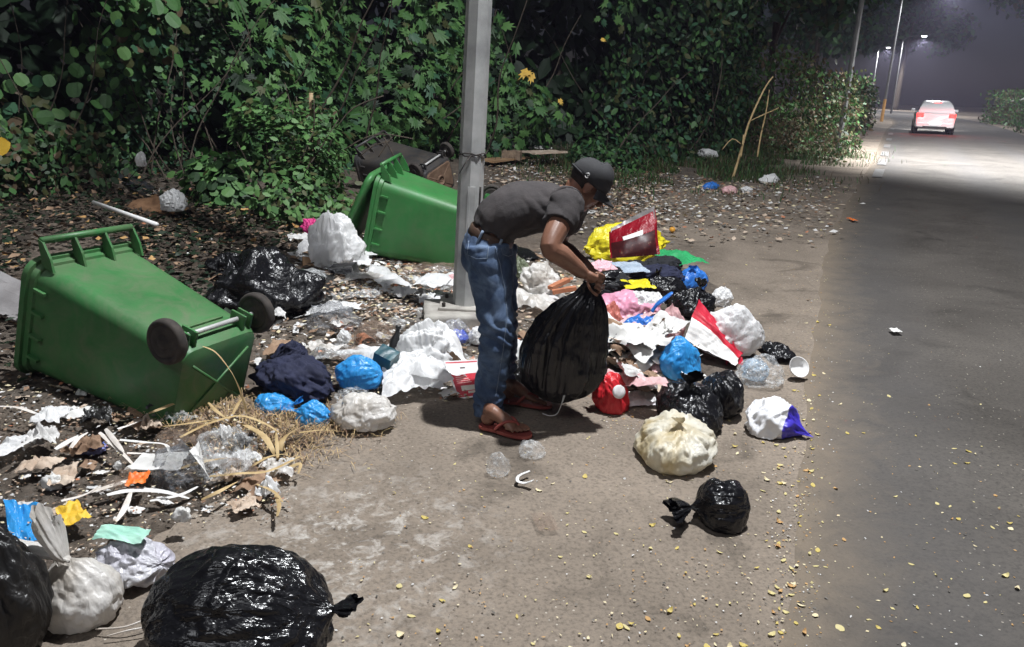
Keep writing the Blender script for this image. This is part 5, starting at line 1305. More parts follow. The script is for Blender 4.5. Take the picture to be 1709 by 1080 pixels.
kind(link('dry_grass', fast_mesh('dry_grass', V, Fc, [M['straw'], M['brown_paper']], rng.integers(0, 2, len(Fc)))), 'stuff', 'dry matted grass at the tarmac edge below the fallen bin')

# ------------------------------------------------------------------ loose scraps
def chip_data(n, xy, z, size, rng, curl=.35):
    """bent flakes of 2 triangles each; returns verts and faces"""
    a = rng.random(n) * 6.283; d = np.stack([np.cos(a), np.sin(a)], -1); s = np.stack([-d[:, 1], d[:, 0]], -1)
    l = size * rng.uniform(.5, 1.3, n); w_ = size * rng.uniform(.25, .8, n); h = l * rng.uniform(.05, curl, n)
    c = np.c_[xy, z]; D = np.c_[d, np.zeros(n)]; Sx = np.c_[s, rng.normal(size=n) * .35]; up = np.array([0, 0, 1.])
    V = np.stack([c - D * l[:, None], c + Sx * w_[:, None] * rng.uniform(.5, 1.2, n)[:, None] + up * h[:, None], c + D * l[:, None] * .9 + up * (h * .6)[:, None], c - Sx * w_[:, None] + up * h[:, None] * .5], 1).reshape(-1, 3)
    o = np.arange(n) * 4
    return V, np.concatenate([np.stack([o, o + 1, o + 3], -1), np.stack([o + 1, o + 2, o + 3], -1)])
def scatter(poly_px, n, rng):
    """uniform-ish in the photograph inside rectangles (x0, y0, x1, y1, weight)"""
    w_ = np.array([p[4] for p in poly_px], float); k = rng.choice(len(poly_px), n, p=w_ / w_.sum()); out = np.empty((n, 2))
    for i in range(n):
        x0, y0, x1, y1, _ = poly_px[k[i]]; v_ = rng.random() if y0 > 430 else rng.beta(1.1, 2.4); g = G(rng.uniform(x0, x1) + rng.normal() * .06 * (x1 - x0), y0 + (y1 - y0) * v_ * (1.0 if y0 > 430 else 1.35) + rng.normal() * .05 * (y1 - y0)); out[i] = g.xy
    return out
rng = np.random.default_rng(5)
regions = [(0, 645, 330, 880, 5), (330, 700, 480, 860, 2), (440, 480, 800, 660, 6), (560, 440, 780, 520, 4), (800, 430, 1010, 640, 3), (800, 290, 1120, 370, 9), (1020, 300, 1400, 345, 5), (1000, 340, 1380, 400, 2.5), (560, 450, 790, 560, 5), (480, 380, 620, 480, 2), (250, 380, 420, 460, 1.5), (1000, 560, 1110, 660, 1.5), (0, 860, 240, 960, 1)]
n = 19000; xy = scatter(regions, n, rng); z = np.maximum(0, T(xy[:, 0], xy[:, 1])) + rng.uniform(.004, .03, n)
V, Fc = chip_data(n, xy, z, (.007 + .016 * np.clip((xy[:, 1] - 2.6) / 3.5, 0, 1.4)) * (1 + .25 * (xy[:, 1] > 8)) * rng.uniform(.4, 1.5, n), rng)
mi = rng.choice(7, n, p=[.08, .20, .26, .14, .16, .13, .03])
kind(link('small_litter', fast_mesh('small_litter', V, Fc, [M['paper'], M['kraft'], M['brown_paper'], M['leaf_pale'], M['stone'], M['paper_grey'], M['terracotta']], np.concatenate([mi, mi]), False)), 'stuff', 'countless small scraps of paper, leaf and plastic on the ground')
fr = random.Random(44)
for k in range(84):
    zone = fr.choice([(445, 500, 800, 650, 'around the azure bag and the navy cloth'), (560, 450, 780, 520, 'before the bin behind the lamp post'), (610, 560, 770, 640, 'among the white bags'), (840, 440, 1000, 640, 'behind the held sack'), (330, 720, 470, 850, 'under the dry blades'), (10, 660, 300, 860, 'before the dark side of the bin by the dry grass'), (480, 400, 620, 480, 'below the big white sack')])
    cx, cy = fr.uniform(zone[0], zone[2]), fr.uniform(zone[1], zone[3]); mt_, wd_ = fr.choice([('white_bag', 'white'), ('clear', 'clear'), ('milky_bag', 'milky'), ('paper_grey', 'grey'), ('black_bag2', 'black'), ('kraft', 'beige'), ('clear_brown', 'brownish clear'), ('white_bag', 'white'), ('brown_paper', 'brown')])
    sz = fr.uniform(24, 54)
    sheet('flattened_film', wd_ + ' flattened film ' + zone[4], 'plastic film', cx, cy, sz, sz * fr.uniform(.35, .8), mt_, None, fr.uniform(.03, .07), fr.uniform(0, 6), 'flattened films in the litter', n=22, ragged=.45, dome=fr.uniform(.0, .04))
n = 11000; xy2 = scatter([(0, 300, 330, 420, 4), (300, 380, 620, 470, 3), (0, 420, 60, 640, .6), (50, 390, 380, 480, 3), (230, 410, 440, 560, 2.2), (480, 380, 620, 440, .6)], n, rng); z = np.maximum(0, T(xy2[:, 0], xy2[:, 1])) + rng.uniform(.01, .06, n)
V, Fc = chip_data(n, xy2, z, rng.uniform(.018, .05, n), rng, .6); mi = rng.choice(4, n, p=[.56, .32, .09, .03])
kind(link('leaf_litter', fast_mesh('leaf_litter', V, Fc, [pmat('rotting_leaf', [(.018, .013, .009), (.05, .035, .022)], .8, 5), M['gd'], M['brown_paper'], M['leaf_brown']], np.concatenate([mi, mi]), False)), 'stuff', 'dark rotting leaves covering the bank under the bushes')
# larger scraps one can tell apart
chips = []
for k in range(6):
    chips.append([sheet_mesh('scrap', .10, .07, M[mt], 300 + k, .022, 3, 9, .5) for mt in ('paper', 'kraft', 'paper_grey', 'white_bag', 'brown_paper')])
regions2 = [(0, 650, 320, 880, 2.4), (440, 500, 800, 660, 4), (560, 440, 780, 520, 3), (800, 480, 1000, 620, 2), (810, 300, 1110, 360, 3), (1020, 305, 1300, 340, 1)]
xy = scatter(regions2, 190, rng)
for (x, y) in xy:
    kk = rng.integers(0, 5); o = link('scrap', chips[rng.integers(0, 6)][kk], None, (x, y, Th(x, y) + .008), (rng.normal() * .25, rng.normal() * .25, rng.random() * 6.28)); o.scale = (rng.uniform(.35, .65 + .07 * y),) * 3
    qx, qy = vpx((x, y, Th(x, y))); where = 'before the bin lying by the dry grass' if qy > 655 else 'on the litter beyond the bent back' if qx > 800 and qy < 380 else 'behind the held sack' if qx > 800 else 'before the bin behind the lamp post' if qy < 510 else 'around the white bags' if qx > 620 else 'around the navy cloth'
    tag(o, ('small white', 'beige', 'grey', 'white film', 'brown')[kk] + ' crumpled scrap ' + where, 'scrap', 'loose scraps')

# ------------------------------------------------------------------ fallen leaves
def leaf_mesh(name, L_, W2, m, curl):
    V, Fc = [], []
    n_ = 7
    for i in range(n_):
        f = i / (n_ - 1); w_ = W2 * math.sin(math.pi * (f * .92 + .04)) ** .8; zz = curl * (f - .5) ** 2 * L_ * 4
        V += [(L_ * (f - .5), -w_, zz + curl * L_ * .25), (L_ * (f - .5), 0, zz), (L_ * (f - .5), w_, zz + curl * L_ * .3)]
    for i in range(n_ - 1):
        for k in (0, 1): Fc.append((i * 3 + k, i * 3 + k + 1, i * 3 + k + 4, i * 3 + k + 3))
    return poly_mesh(name, V, Fc, m)
lv = [(leaf_mesh('fallen_leaf', .029, .0075, M[mm], cu), mm) for mm in ('leaf_yellow', 'leaf_gold', 'leaf_pale', 'leaf_brown') for cu in (.05, .15, .3)]
rng = np.random.default_rng(12); pts = []
while len(pts) < 235:
    r = rng.random()
    if r < .28:
        y = rng.uniform(330, 760) if rng.random() < .6 else rng.uniform(640, 1080); xe = np.interp(y, [300, 400, 720, 1080], [1440, 1385, 1345, 1318]); x = xe + rng.normal() * 20 - 10
    elif r < .62: x, y = rng.uniform(1080, 1360), rng.uniform(690, 1080)
    elif r < .80: x, y = rng.uniform(1330, 1709), rng.uniform(660, 1080)
    elif r < .93: x, y = rng.uniform(640, 1100), rng.uniform(700, 1080)
    else: x, y = rng.uniform(1120, 1380), rng.uniform(380, 600)
    pts.append((x, y))
for x, y in pts:
    g = G(x, y); k = rng.choice(12, p=np.array([3, 3, 2, 3, 3, 2, 2, 2, 1, 1, 1, 1]) / 24)
    onroad = g.x > edge_x(g.y); z = -.010 if not onroad else road_z(g.x, g.y) + .002
    o = link('fallen_leaf', lv[k][0], None, (g.x, g.y, z), (rng.normal() * .12, rng.normal() * .12, rng.random() * 6.28)); s = rng.uniform(.45, 1.15); o.scale = (s, s * rng.uniform(.8, 1.5), s)
    tag(o, {'leaf_yellow': 'small fallen yellow leaf lying on the tarmac', 'leaf_gold': 'small fallen golden leaf lying on the tarmac', 'leaf_pale': 'small fallen straw coloured leaf lying on the tarmac', 'leaf_brown': 'small fallen brown leaf lying on the tarmac'}[lv[k][1]], 'leaf', 'fallen leaves on the tarmac')
# the rest of the leaf fall and crumbs
n = 3000; rr = [(1370, 290, 1440, 420, 2.5), (1330, 420, 1390, 760, 2.5), (1250, 420, 1420, 700, 2), (1290, 640, 1370, 1080, 3), (1050, 640, 1340, 1080, 4), (560, 720, 1060, 1080, 4), (1340, 560, 1709, 1080, 3), (1100, 350, 1400, 560, 5), (1000, 660, 1100, 720, 1.5)]
xy = scatter(rr, n, rng); z = np.array([road_z(a_, b_) + .002 if a_ > edge_x(b_) else -.008 for a_, b_ in xy])
V, Fc = chip_data(n, xy, z, rng.uniform(.0025, .008, n), rng, .3); mi = rng.choice(5, n, p=[.2, .12, .28, .15, .25])
kind(link('leaf_crumbs', fast_mesh('leaf_crumbs', V, Fc, [M['leaf_pale'], M['leaf_gold'], M['leaf_brown'], M['paper_grey'], M['stone']], np.concatenate([mi, mi]), False)), 'stuff', 'crumbs of leaf and grit strewn over the tarmac')

# ================================================================== VEGETATION
def outline_leaf(kind_):
    if kind_ == 'lobed':      # vine leaf with five pointed lobes
        pr = [(0, .02), (28, .62), (46, .42), (62, .80), (80, .55), (90, 1.0), (100, .55), (118, .80), (134, .42), (152, .62), (180, .02)]
        pts = [(.62 * r * math.cos(rad(a)), .06 + .82 * r * math.sin(rad(a))) for a, r in pr]; pts[0] = (.14, -.14); pts[-1] = (-.14, -.14)
        return [(0, 0)] + pts
    if kind_ == 'round':
        return [(0, 0)] + [(.50 * math.sin(a) * (1 + .10 * math.cos(2 * a)), .48 - .56 * math.cos(a) * (.95 if a > .5 and a < 5.8 else .75)) for a in np.linspace(.0, 6.283, 10, endpoint=False)]
    if kind_ == 'oval':
        return [(0, 0), (.20, .18), (.27, .42), (.20, .72), (0, 1.0), (-.20, .72), (-.27, .42), (-.20, .18)]
    return [(0, 0), (.30, .3), (.16, .75), (0, 1.0), (-.16, .75), (-.30, .3)]
def leaf_cloud(name, pos, nrm, size, shape, mats, weights, seed, parent, droop=.5, cup=.15):
    """many single leaves as one crown mesh: each leaf a fan hanging from its stalk"""
    rng = np.random.default_rng(seed); n = len(pos); ol = np.array(outline_leaf(shape)); m_ = len(ol)
    nrm = nrm + rng.normal(size=(n, 3)) * .45; nrm /= np.linalg.norm(nrm, axis=1)[:, None]
    dn = np.array([0, 0, -1.0]) * droop + rng.normal(size=(n, 3)) * .55
    t = dn - (dn * nrm).sum(1)[:, None] * nrm; t /= np.linalg.norm(t, axis=1)[:, None] + 1e-9; s = np.cross(t, nrm)
    sz = size * rng.uniform(.55, 1.25, n)
    zz = -cup * (np.abs(ol[:, 0]) * .9 + (ol[:, 1] - .4) ** 2 * .6)
    V = pos[:, None] + sz[:, None, None] * (ol[None, :, 0, None] * s[:, None] + ol[None, :, 1, None] * t[:, None] + zz[None, :, None] * nrm[:, None])
    k = np.arange(1, m_); k2 = np.roll(k, -1); tri_ = np.stack([np.zeros(m_ - 1, int), k, k2], -1)
    if shape != 'round': tri_ = tri_[:-1]
    if shape in ('oval', 'narrow'): tri_ = np.stack([np.zeros(m_ - 2, int), np.arange(1, m_ - 1), np.arange(2, m_)], -1)
    Fc = (np.arange(n)[:, None, None] * m_ + tri_[None]).reshape(-1, 3)
    mi = np.repeat(rng.choice(len(mats), n, p=np.array(weights) / sum(weights)), len(tri_))
    return link(name, fast_mesh(name, V.reshape(-1, 3), Fc, [M[x] for x in mats], mi, False), parent)
def curtain(poly, h0, h1, n, seed, bulge=.5, thick=.45, gap=.42, gfreq=1.1, zpow=1.0):
    """points on the bulging face of a thicket standing along a ground line; returns positions and outward normals"""
    rng = np.random.default_rng(seed); pl = np.array(poly, float); seg = np.linalg.norm(np.diff(pl, axis=0), axis=1); cum = np.r_[0, np.cumsum(seg)]
    N = int(n * 2.2); u = rng.random(N) * cum[-1]; z = h0 + (h1 - h0) * rng.random(N) ** zpow
    x = np.interp(u, cum, pl[:, 0]); y = np.interp(u, cum, pl[:, 1]); e = .05
    tx = np.interp(u + e, cum, pl[:, 0]) - np.interp(u - e, cum, pl[:, 0]); ty = np.interp(u + e, cum, pl[:, 1]) - np.interp(u - e, cum, pl[:, 1]); L_ = np.hypot(tx, ty) + 1e-9
    nx_, ny_ = ty / L_, -tx / L_
    f = lambda uu, zz: bulge * fbm(np.stack([uu * .8, zz * .8, uu * 0 + seed], -1), seed, 4)
    b0 = f(u, z); dbu = (f(u + .1, z) - b0) / .1; dbz = (f(u, z + .1) - b0) / .1
    off = b0 - thick * rng.random(N) ** 1.6
    P_ = np.stack([x + nx_ * off, y + ny_ * off, z], -1)
    nr = np.stack([nx_ - dbu * tx / L_, ny_ - dbu * ty / L_, .55 - dbz], -1); nr /= np.linalg.norm(nr, axis=1)[:, None]
    keep = vnoise(np.stack([u * gfreq, z * gfreq, u * 0 + seed * 2.7], -1), seed + 5) > gap * rng.uniform(.6, 1.2, N)
    P_, nr = P_[keep][:n], nr[keep][:n]
    return P_, nr
def stems(parent, poly, h, n, seed, r=.02, name='stem', lean=.5, mat='twig', back=.4):
    rg = random.Random(seed); pl = [Vector((*p, 0)) for p in poly]
    for k in range(n):
        t = rg.random() * (len(pl) - 1); i = min(int(t), len(pl) - 2); a = pl[i].lerp(pl[i + 1], t - i); tt = (pl[i + 1] - pl[i]).normalized(); b_ = a + Vector((-tt.y, tt.x, 0)) * back * rg.random()
        b_.z = Th(b_.x, b_.y) - .05; pts = [b_]; d = Vector((rg.uniform(-lean, lean), rg.uniform(-lean, lean), 1))
        hh = h * rg.uniform(.35, .8)
        for s in range(5):
            d += Vector((rg.uniform(-.35, .35), rg.uniform(-.35, .35), 0)); pts.append(pts[-1] + d.normalized() * hh / 5)
        q = smooth_path(pts, 3); tube(name, q, [r * .6 * (1 - .75 * i / (len(q) - 1)) for i in range(len(q))], M[mat], parent, 6)
def thicket(name, label, cat, poly, h0, h1, n, size, shape, mats, weights, seed, nst=6, sr=.02, group=None, layers=2, **kw):
    r_ = empty(name, (*poly[len(poly) // 2], 0)); tag(r_, label, cat, group); bpy.context.view_layer.update(); inv = np.array(r_.location)
    pos, nr = curtain(poly, h0, h1, n, seed, **kw)
    cr = leaf_cloud('crown', pos - inv, nr, size, shape, mats, weights, seed, r_); cr['kind'] = 'stuff'
    sub = empty('x'); bpy.data.objects.remove(sub)
    n0 = len(r_.children); stems(r_, [(p[0], p[1]) for p in poly], h1 * .95, nst, seed, sr)
    for c in r_.children:
        if c.name.startswith('stem'): c.data.transform(Matrix.Translation(-Vector(inv)))
    return r_, pos, nr
def single_leaves(parent, pos, nr, n, size, shape, mats, seed, droop=.6):
    """the leaves that show largest, each an object of its own"""
    rng = np.random.default_rng(seed); inv = np.array(parent.location); ol = outline_leaf(shape); m_ = len(ol)
    fcs = [(0, k, k + 1) for k in range(1, m_ - 1)] + ([(0, m_ - 1, 1)] if shape == 'round' else [])
    if shape in ('oval', 'narrow'): fcs = [(0, k, k + 1) for k in range(1, m_ - 1)]
    me = [poly_mesh('leaf', [(x, y, -.15 * (abs(x) * .9 + (y - .4) ** 2 * .6)) for x, y in ol], fcs, M[mm], False) for mm in mats]
    k = rng.choice(len(pos), n, replace=False)
    for i in k:
        nn_ = nr[i] + rng.normal(size=3) * .25 + np.array([0, -.3, .1]); nn_ /= np.linalg.norm(nn_)
        dn = np.array([0, 0, -1.]) * droop + rng.normal(size=3) * .4; t = dn - (dn @ nn_) * nn_; t /= np.linalg.norm(t); s = np.cross(t, nn_)
        p_ = pos[i] - inv + nn_ * rng.uniform(.02, .08); o = link('leaf', me[rng.integers(0, len(me))], parent)
        R_ = Matrix((Vector(s), Vector(t), Vector(nn_))).transposed() * (size * rng.uniform(.7, 1.2)); Mx = R_.to_4x4(); Mx.translation = Vector(p_); o.matrix_local = Mx

TG = 'thicket along the roadside'
# the vine wall behind the lamp post
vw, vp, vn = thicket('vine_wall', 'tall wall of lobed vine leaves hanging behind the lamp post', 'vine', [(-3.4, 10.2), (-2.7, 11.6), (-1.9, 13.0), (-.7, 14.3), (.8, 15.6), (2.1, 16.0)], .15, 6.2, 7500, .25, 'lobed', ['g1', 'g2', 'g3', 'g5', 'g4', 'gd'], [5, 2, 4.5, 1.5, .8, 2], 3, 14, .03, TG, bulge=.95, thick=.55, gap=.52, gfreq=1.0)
vis = np.array([i for i in range(len(vp)) if vp[i, 2] < 3.3])
single_leaves(vw, vp[vis], vn[vis], 290, .28, 'lobed', ['g1', 'g3', 'g1', 'g5'], 4)
# turned yellow leaves in it
for k, (px, py, Y, sz) in enumerate(((880, 118, 14.6, .26), (888, 124, 14.6, .22), (934, 166, 15.0, .15), (1004, 65, 15.2, .12), (876, 122, 14.55, .18))):
    ol = outline_leaf('lobed'); me = poly_mesh('yellow_leaf', [(x, y, -.1 * abs(x)) for x, y in ol], [(0, i, i + 1) for i in range(1, len(ol) - 1)], M['gy'], False)
    o = link('yellow_leaf', me, vw); Rm = Matrix.Rotation(rad(70), 4, 'X') @ Matrix.Rotation(.6 * k + 2.4, 4, 'Z') @ Matrix.Scale(sz, 4); Rm.translation = P(px, py, Y) - vw.location; o.matrix_local = Rm
# left thicket with rounded leaves
lt_, lp_, ln_ = thicket('round_leaf_thicket', 'dark thicket with rounded leaves above the bin lying by the dry grass', 'shrub', [(-7.5, 4.2), (-6.0, 6.2), (-5.0, 7.8), (-4.3, 9.2), (-3.5, 10.3)], .1, 5.2, 5200, .125, 'round', ['g1', 'g2', 'g3', 'g4', 'g5', 'gb'], [4, 5, 2, 1.5, 2, .8], 7, 16, .018, TG, bulge=1.0, thick=.9, gap=.62, gfreq=1.0)
vis = np.array([i for i in range(len(lp_)) if lp_[i, 2] < 3.0])
single_leaves(lt_, lp_[vis], ln_[vis], 220, .15, 'round', ['g1', 'g3', 'g4', 'g1'], 9)
o = link('yellow_leaf', poly_mesh('yellow_leaf', [(x, y, -.1 * abs(x)) for x, y in outline_leaf('round')], [(0, i, i + 1) for i in range(1, 10)] + [(0, 10, 1)], M['gy'], False), lt_)
Rm = Matrix.Rotation(rad(75), 4, 'X') @ Matrix.Rotation(2.6, 4, 'Z') @ Matrix.Scale(.13, 4); Rm.translation = P(10, 232, 6.0) - lt_.location; o.matrix_local = Rm
thicket('undergrowth', 'low dark undergrowth at the foot of the rounded-leaf thicket', 'shrub', [(-6.5, 5.2), (-5.2, 6.6), (-4.4, 7.6), (-3.9, 8.4)], .05, 1.1, 1800, .10, 'oval', ['g2', 'g1', 'g4', 'gb'], [4, 2, 1, 1.5], 17, 6, .01, TG, bulge=.5, thick=.8, gap=.45)
thicket('fine_leaf_shrub', 'fine-leaved shrub between rounded-leaf thicket and vine wall', 'shrub', [(-4.6, 9.6), (-3.8, 10.6), (-3.0, 11.6)], .2, 5.0, 5200, .10, 'oval', ['g2', 'g1', 'g5', 'g3'], [4, 3, 2, 1], 19, 8, .02, TG, bulge=.8, thick=.9, gap=.56)
thicket('understory', 'dark understory leaves seen through gaps behind the vine wall', 'shrub', [(-10, 7), (-6.2, 11.5), (-4.2, 14.4), (-1.6, 17.0), (1.6, 18.9), (4.2, 21.8), (6.6, 27.5), (10, 36)], .0, 7.0, 19000, .46, 'oval', ['gd', 'gd', 'g2'], [4, 3, 1], 83, 6, .03, TG, bulge=.8, thick=1.6, gap=.02)  # near-black backing leaves, added to fill the gaps with shade
# leafy bush over the black film
def bush(name, label, c, rx, ry, h, n, size, shape, mats, wts, seed, nst=7, cat='bush', group=None, z0=.1, singles=0, gap=.35):
    rng = np.random.default_rng(seed); N = n * 3
    d = rng.normal(size=(N, 3)); d[:, 2] = np.abs(d[:, 2]); d /= np.linalg.norm(d, axis=1)[:, None]
    rr = (1 + .55 * fbm(d * 1.8 + seed, seed, 4)) * (1 - .45 * rng.random(N) ** 2)
    pos = np.stack([c[0] + rx * d[:, 0] * rr, c[1] + ry * d[:, 1] * rr, z0 + (h - z0) * d[:, 2] * rr], -1)
    k = (vnoise(pos * 2.2, seed) > gap * rng.uniform(.6, 1.3, N)) & (pos[:, 2] > .05)
    pos, d = pos[k][:n], d[k][:n]
    r_ = empty(name, (c[0], c[1], 0)); tag(r_, label, cat, group)
    cr = leaf_cloud('crown', pos - np.array([c[0], c[1], 0]), d + np.array([0, -.25, .35]), size, shape, mats, wts, seed, r_, .35); cr['kind'] = 'stuff'
    rg = random.Random(seed)
    for q in range(nst):
        e = Vector((rg.uniform(-.8, .8) * rx, rg.uniform(-.8, .8) * ry, h * rg.uniform(.6, .98))); mid = Vector((e.x * .35, e.y * .35, e.z * .5)); b0 = Vector((rg.uniform(-.12, .12) * rx, rg.uniform(-.12, .12) * ry, Th(*c) - .05))
        pts = smooth_path([b0, mid, e], 4); tube('stem', pts, [max(.004, .012 * h * (1 - .8 * i / 8)) for i in range(9)], M['twig'], r_, 6)
    if singles: single_leaves(r_, pos, d + np.array([0, -.25, .35]), singles, size * 1.15, shape, mats[:3], seed + 1, .4)
    return r_
b0 = G(440, 415)
for k_, (px_c, py_c, hh_, lab_) in enumerate(((40, 372, .75, 'dark weeds beyond the mouth of the bin by the dry grass'), (130, 352, .6, 'dark weeds at the upper end of the white pipe'), (232, 388, .35, 'low weeds below the white pipe'), (300, 300, .8, 'weeds above the brown earth lump'))):
    g_ = G(px_c, py_c); bush('weeds', lab_, (g_.x, g_.y + .2), .62, .5, hh_, 520, .075, 'oval', ['g2', 'g1', 'gb', 'g4'], [4, 2, 1.5, 1], 150 + k_, 4, 'weeds', 'weeds under the thicket')
bush('leafy_bush', 'leafy green bush growing over the torn black film', (b0.x + .05, b0.y + .35), .82, .55, 1.30, 2800, .085, 'oval', ['g3', 'g1', 'g4', 'g2'], [5, 3, 2, 1.5], 23, 9, singles=160)
b1 = G(345, 395)
bush('leafy_bush', 'smaller leafy bush with rounded leaves beside the brown earth lump', (b1.x + .1, b1.y + .1), .42, .4, .88, 750, .105, 'round', ['g1', 'g3', 'g2'], [4, 3, 2], 29, 5, singles=60)
b2 = G(490, 400)
bush('leafy_bush', 'tall thin shoots of the bush beside the wooden stake', (b2.x + .1, b2.y + .5), .35, .35, 1.75, 900, .085, 'oval', ['g3', 'g1', 'g2'], [3, 4, 2], 31, 6)
pk = P(516, 215, b2.y + .5)
tube('wooden_stake', [(pk.x, pk.y, Th(pk.x, pk.y) - .1), tuple(P(519, 155, b2.y + .5))], [.026, .022], pmat('pale_stake_wood', [(.25, .17, .09), (.42, .31, .19)], .85, 12, bump_s=.4), None, 7); tag(bpy.data.objects['wooden_stake'], 'pale wooden stake standing up through the tall bush shoots', 'stake')
bush('leafy_bush', 'dry yellowish bush beside the handle of the bin behind the lamp post', (b2.x - .15, b2.y + 1.7), .4, .4, 1.3, 700, .08, 'oval', ['g4', 'gb', 'g1'], [3, 2, 2], 37, 6)
# dark shrubs to the right of the vine wall
thicket('dark_shrub_wall', 'dark shrubs between the vine wall and the dry saplings', 'shrub', [(1.9, 15.7), (3.0, 16.9), (4.2, 18.4), (5.4, 21.0), (7.0, 25.0)], .1, 6.5, 7500, .16, 'oval', ['g2', 'g1', 'g5', 'g4'], [5, 2.5, 2, 1], 41, 10, .03, TG, bulge=1.0, thick=1.0, gap=.52)
bush('low_shrub', 'low dark green shrub beyond the black cap', (1.6, 15.0), .8, .6, 1.0, 900, .11, 'oval', ['g1', 'g2', 'g5'], [3, 3, 1], 43, 5)
# roadside scrub towards the far lamps
thicket('roadside_scrub', 'grey green scrub along the road under the thin lamp post', 'shrub', [(6.6, 22.5), (8.0, 25.5), (9.8, 29.5), (11.8, 33.5)], .05, 3.0, 4200, .17, 'oval', ['g4', 'g1', 'gb', 'g3'], [3, 3, 2, 2], 47, 14, .025, TG, bulge=1.1, thick=1.3, gap=.40, zpow=1.6)
thicket('roadside_scrub', 'brownish low scrub at the tarmac edge before the thin lamp post', 'shrub', [(7.0, 21.5), (8.4, 24.6), (10.0, 28.5)], .02, .95, 2600, .10, 'oval', ['gb', 'g4', 'g2'], [4, 2, 1.5], 53, 8, .012, TG, bulge=.6, thick=.9, gap=.36)
thicket('roadside_scrub', 'far scrub running up to the ochre-footed lamp post', 'shrub', [(12.2, 34.5), (16, 41.5), (20.5, 51), (25, 61), (31, 76)], .05, 2.8, 4200, .26, 'oval', ['g4', 'g1', 'gb', 'g3'], [3, 3, 2, 2], 59, 10, .03, TG, bulge=1.2, thick=1.6, gap=.36, zpow=1.5)
thicket('roadside_scrub', 'scrub on the opposite verge beyond the car', 'shrub', [(27.5, 42), (30, 47.5), (33.5, 56), (38, 66)], .05, 2.4, 3000, .26, 'oval', ['g4', 'g1', 'g3', 'gb'], [4, 2, 2, 1], 61, 8, .03, TG, bulge=1.2, thick=1.6, gap=.36, zpow=1.3)
thicket('roadside_scrub', 'olive scrub hiding the foot of the thin lamp post', 'shrub', [(7.9, 20.6), (9.2, 23.4), (10.6, 26.6), (12.2, 30.4)], .0, 2.3, 4200, .13, 'oval', ['g4', 'gb', 'g2', 'g1'], [3, 2.5, 3, 1.5], 91, 10, .014, TG, bulge=.9, thick=1.3, gap=.42, zpow=1.7)
thicket('roadside_scrub', 'olive scrub between the thin lamp post and the ochre-footed one', 'shrub', [(12.2, 30.4), (15.6, 38), (20.2, 48.5), (24.4, 57.5)], .0, 2.1, 3600, .2, 'oval', ['g4', 'gb', 'g2', 'g1'], [3, 2.5, 3, 1.5], 93, 8, .02, TG, bulge=1.0, thick=1.4, gap=.4, zpow=1.6)
bush('verge_bush', 'pale bush at the opposite road edge', (26.4, 39.2), 1.6, 1.5, 2.3, 1300, .22, 'oval', ['g4', 'g3', 'g1'], [3, 2, 2], 67, 6)
# tall dark trees behind it all
def tree(label, c, h, r, seed, n=2600, size=.42):
    rng = np.random.default_rng(seed); t_ = empty('tree', (c[0], c[1], 0)); tag(t_, label, 'tree', 'tall trees behind the roadside thicket'); rg = random.Random(seed)
    top = Vector((rg.uniform(-.6, .6), rg.uniform(-.6, .6), h * .75)); q = smooth_path([(0, 0, -.1), (rg.uniform(-.3, .3), rg.uniform(-.3, .3), h * .35), top], 5)
    tube('trunk', q, [.028 * h * (1 - .7 * i / (len(q) - 1)) for i in range(len(q))], M['twig'], t_, 9)
    cs = []
    for k in range(9):
        a = rg.random() * 6.28; e = Vector((math.cos(a) * r * rg.uniform(.4, .9), math.sin(a) * r * rg.uniform(.4, .9), h * rg.uniform(.5, .95))); st = q[rg.randrange(5, len(q))]
        tube('limb', smooth_path([st, st.lerp(e, .5) + Vector((0, 0, .3)), e], 3), [.009 * h * (1 - .8 * i / 6) for i in range(7)], M['twig'], t_, 6); cs.append(e)
    cs.append(top + Vector((0, 0, h * .12))); cs = np.array(cs); k = rng.integers(0, len(cs), n)
    d = rng.normal(size=(n, 3)); d /= np.linalg.norm(d, axis=1)[:, None]; pos = cs[k] + d * (r * .48 * rng.random(n) ** .45)[:, None] * np.array([1, 1, .75])
    cr = leaf_cloud('crown', pos, d + np.array([0, -.2, .4]), size, 'oval', ['g2', 'g1', 'g5', 'g4'], [4, 2, 2, 1], seed, t_, .4); cr['kind'] = 'stuff'
for k, (x, y, h, r, lab) in enumerate(((-9, 9.5, 9, 3.2, 'dark tree behind the rounded-leaf thicket'), (-4.5, 14.5, 10, 3.6, 'broad dark tree behind the fine-leaved shrub'), (.5, 19.5, 10.5, 3.8, 'dark tree rising behind the vine wall'), (5.2, 25, 10, 3.6, 'dark tree behind the shrubs beside the dry saplings'), (9.5, 36, 11, 4.2, 'dark tree behind the grey green scrub'), (15, 50, 12, 5, 'dark tree behind the ochre-footed lamp post'), (25, 72, 13, 5.5, 'dim tree beside the far lamps'), (36, 108, 15, 7, 'dim tree in the haze beyond the far lamps'), (50, 112, 16, 7, 'dim tree in the haze over the opposite verge'), (44, 72, 13, 6, 'tall dim tree behind the opposite verge scrub'), (36, 48, 11, 4.5, 'tall dim tree above the pale bush'))):
    tree(lab, (x, y), h, r, 70 + k, 2600, .36 + .004 * y)
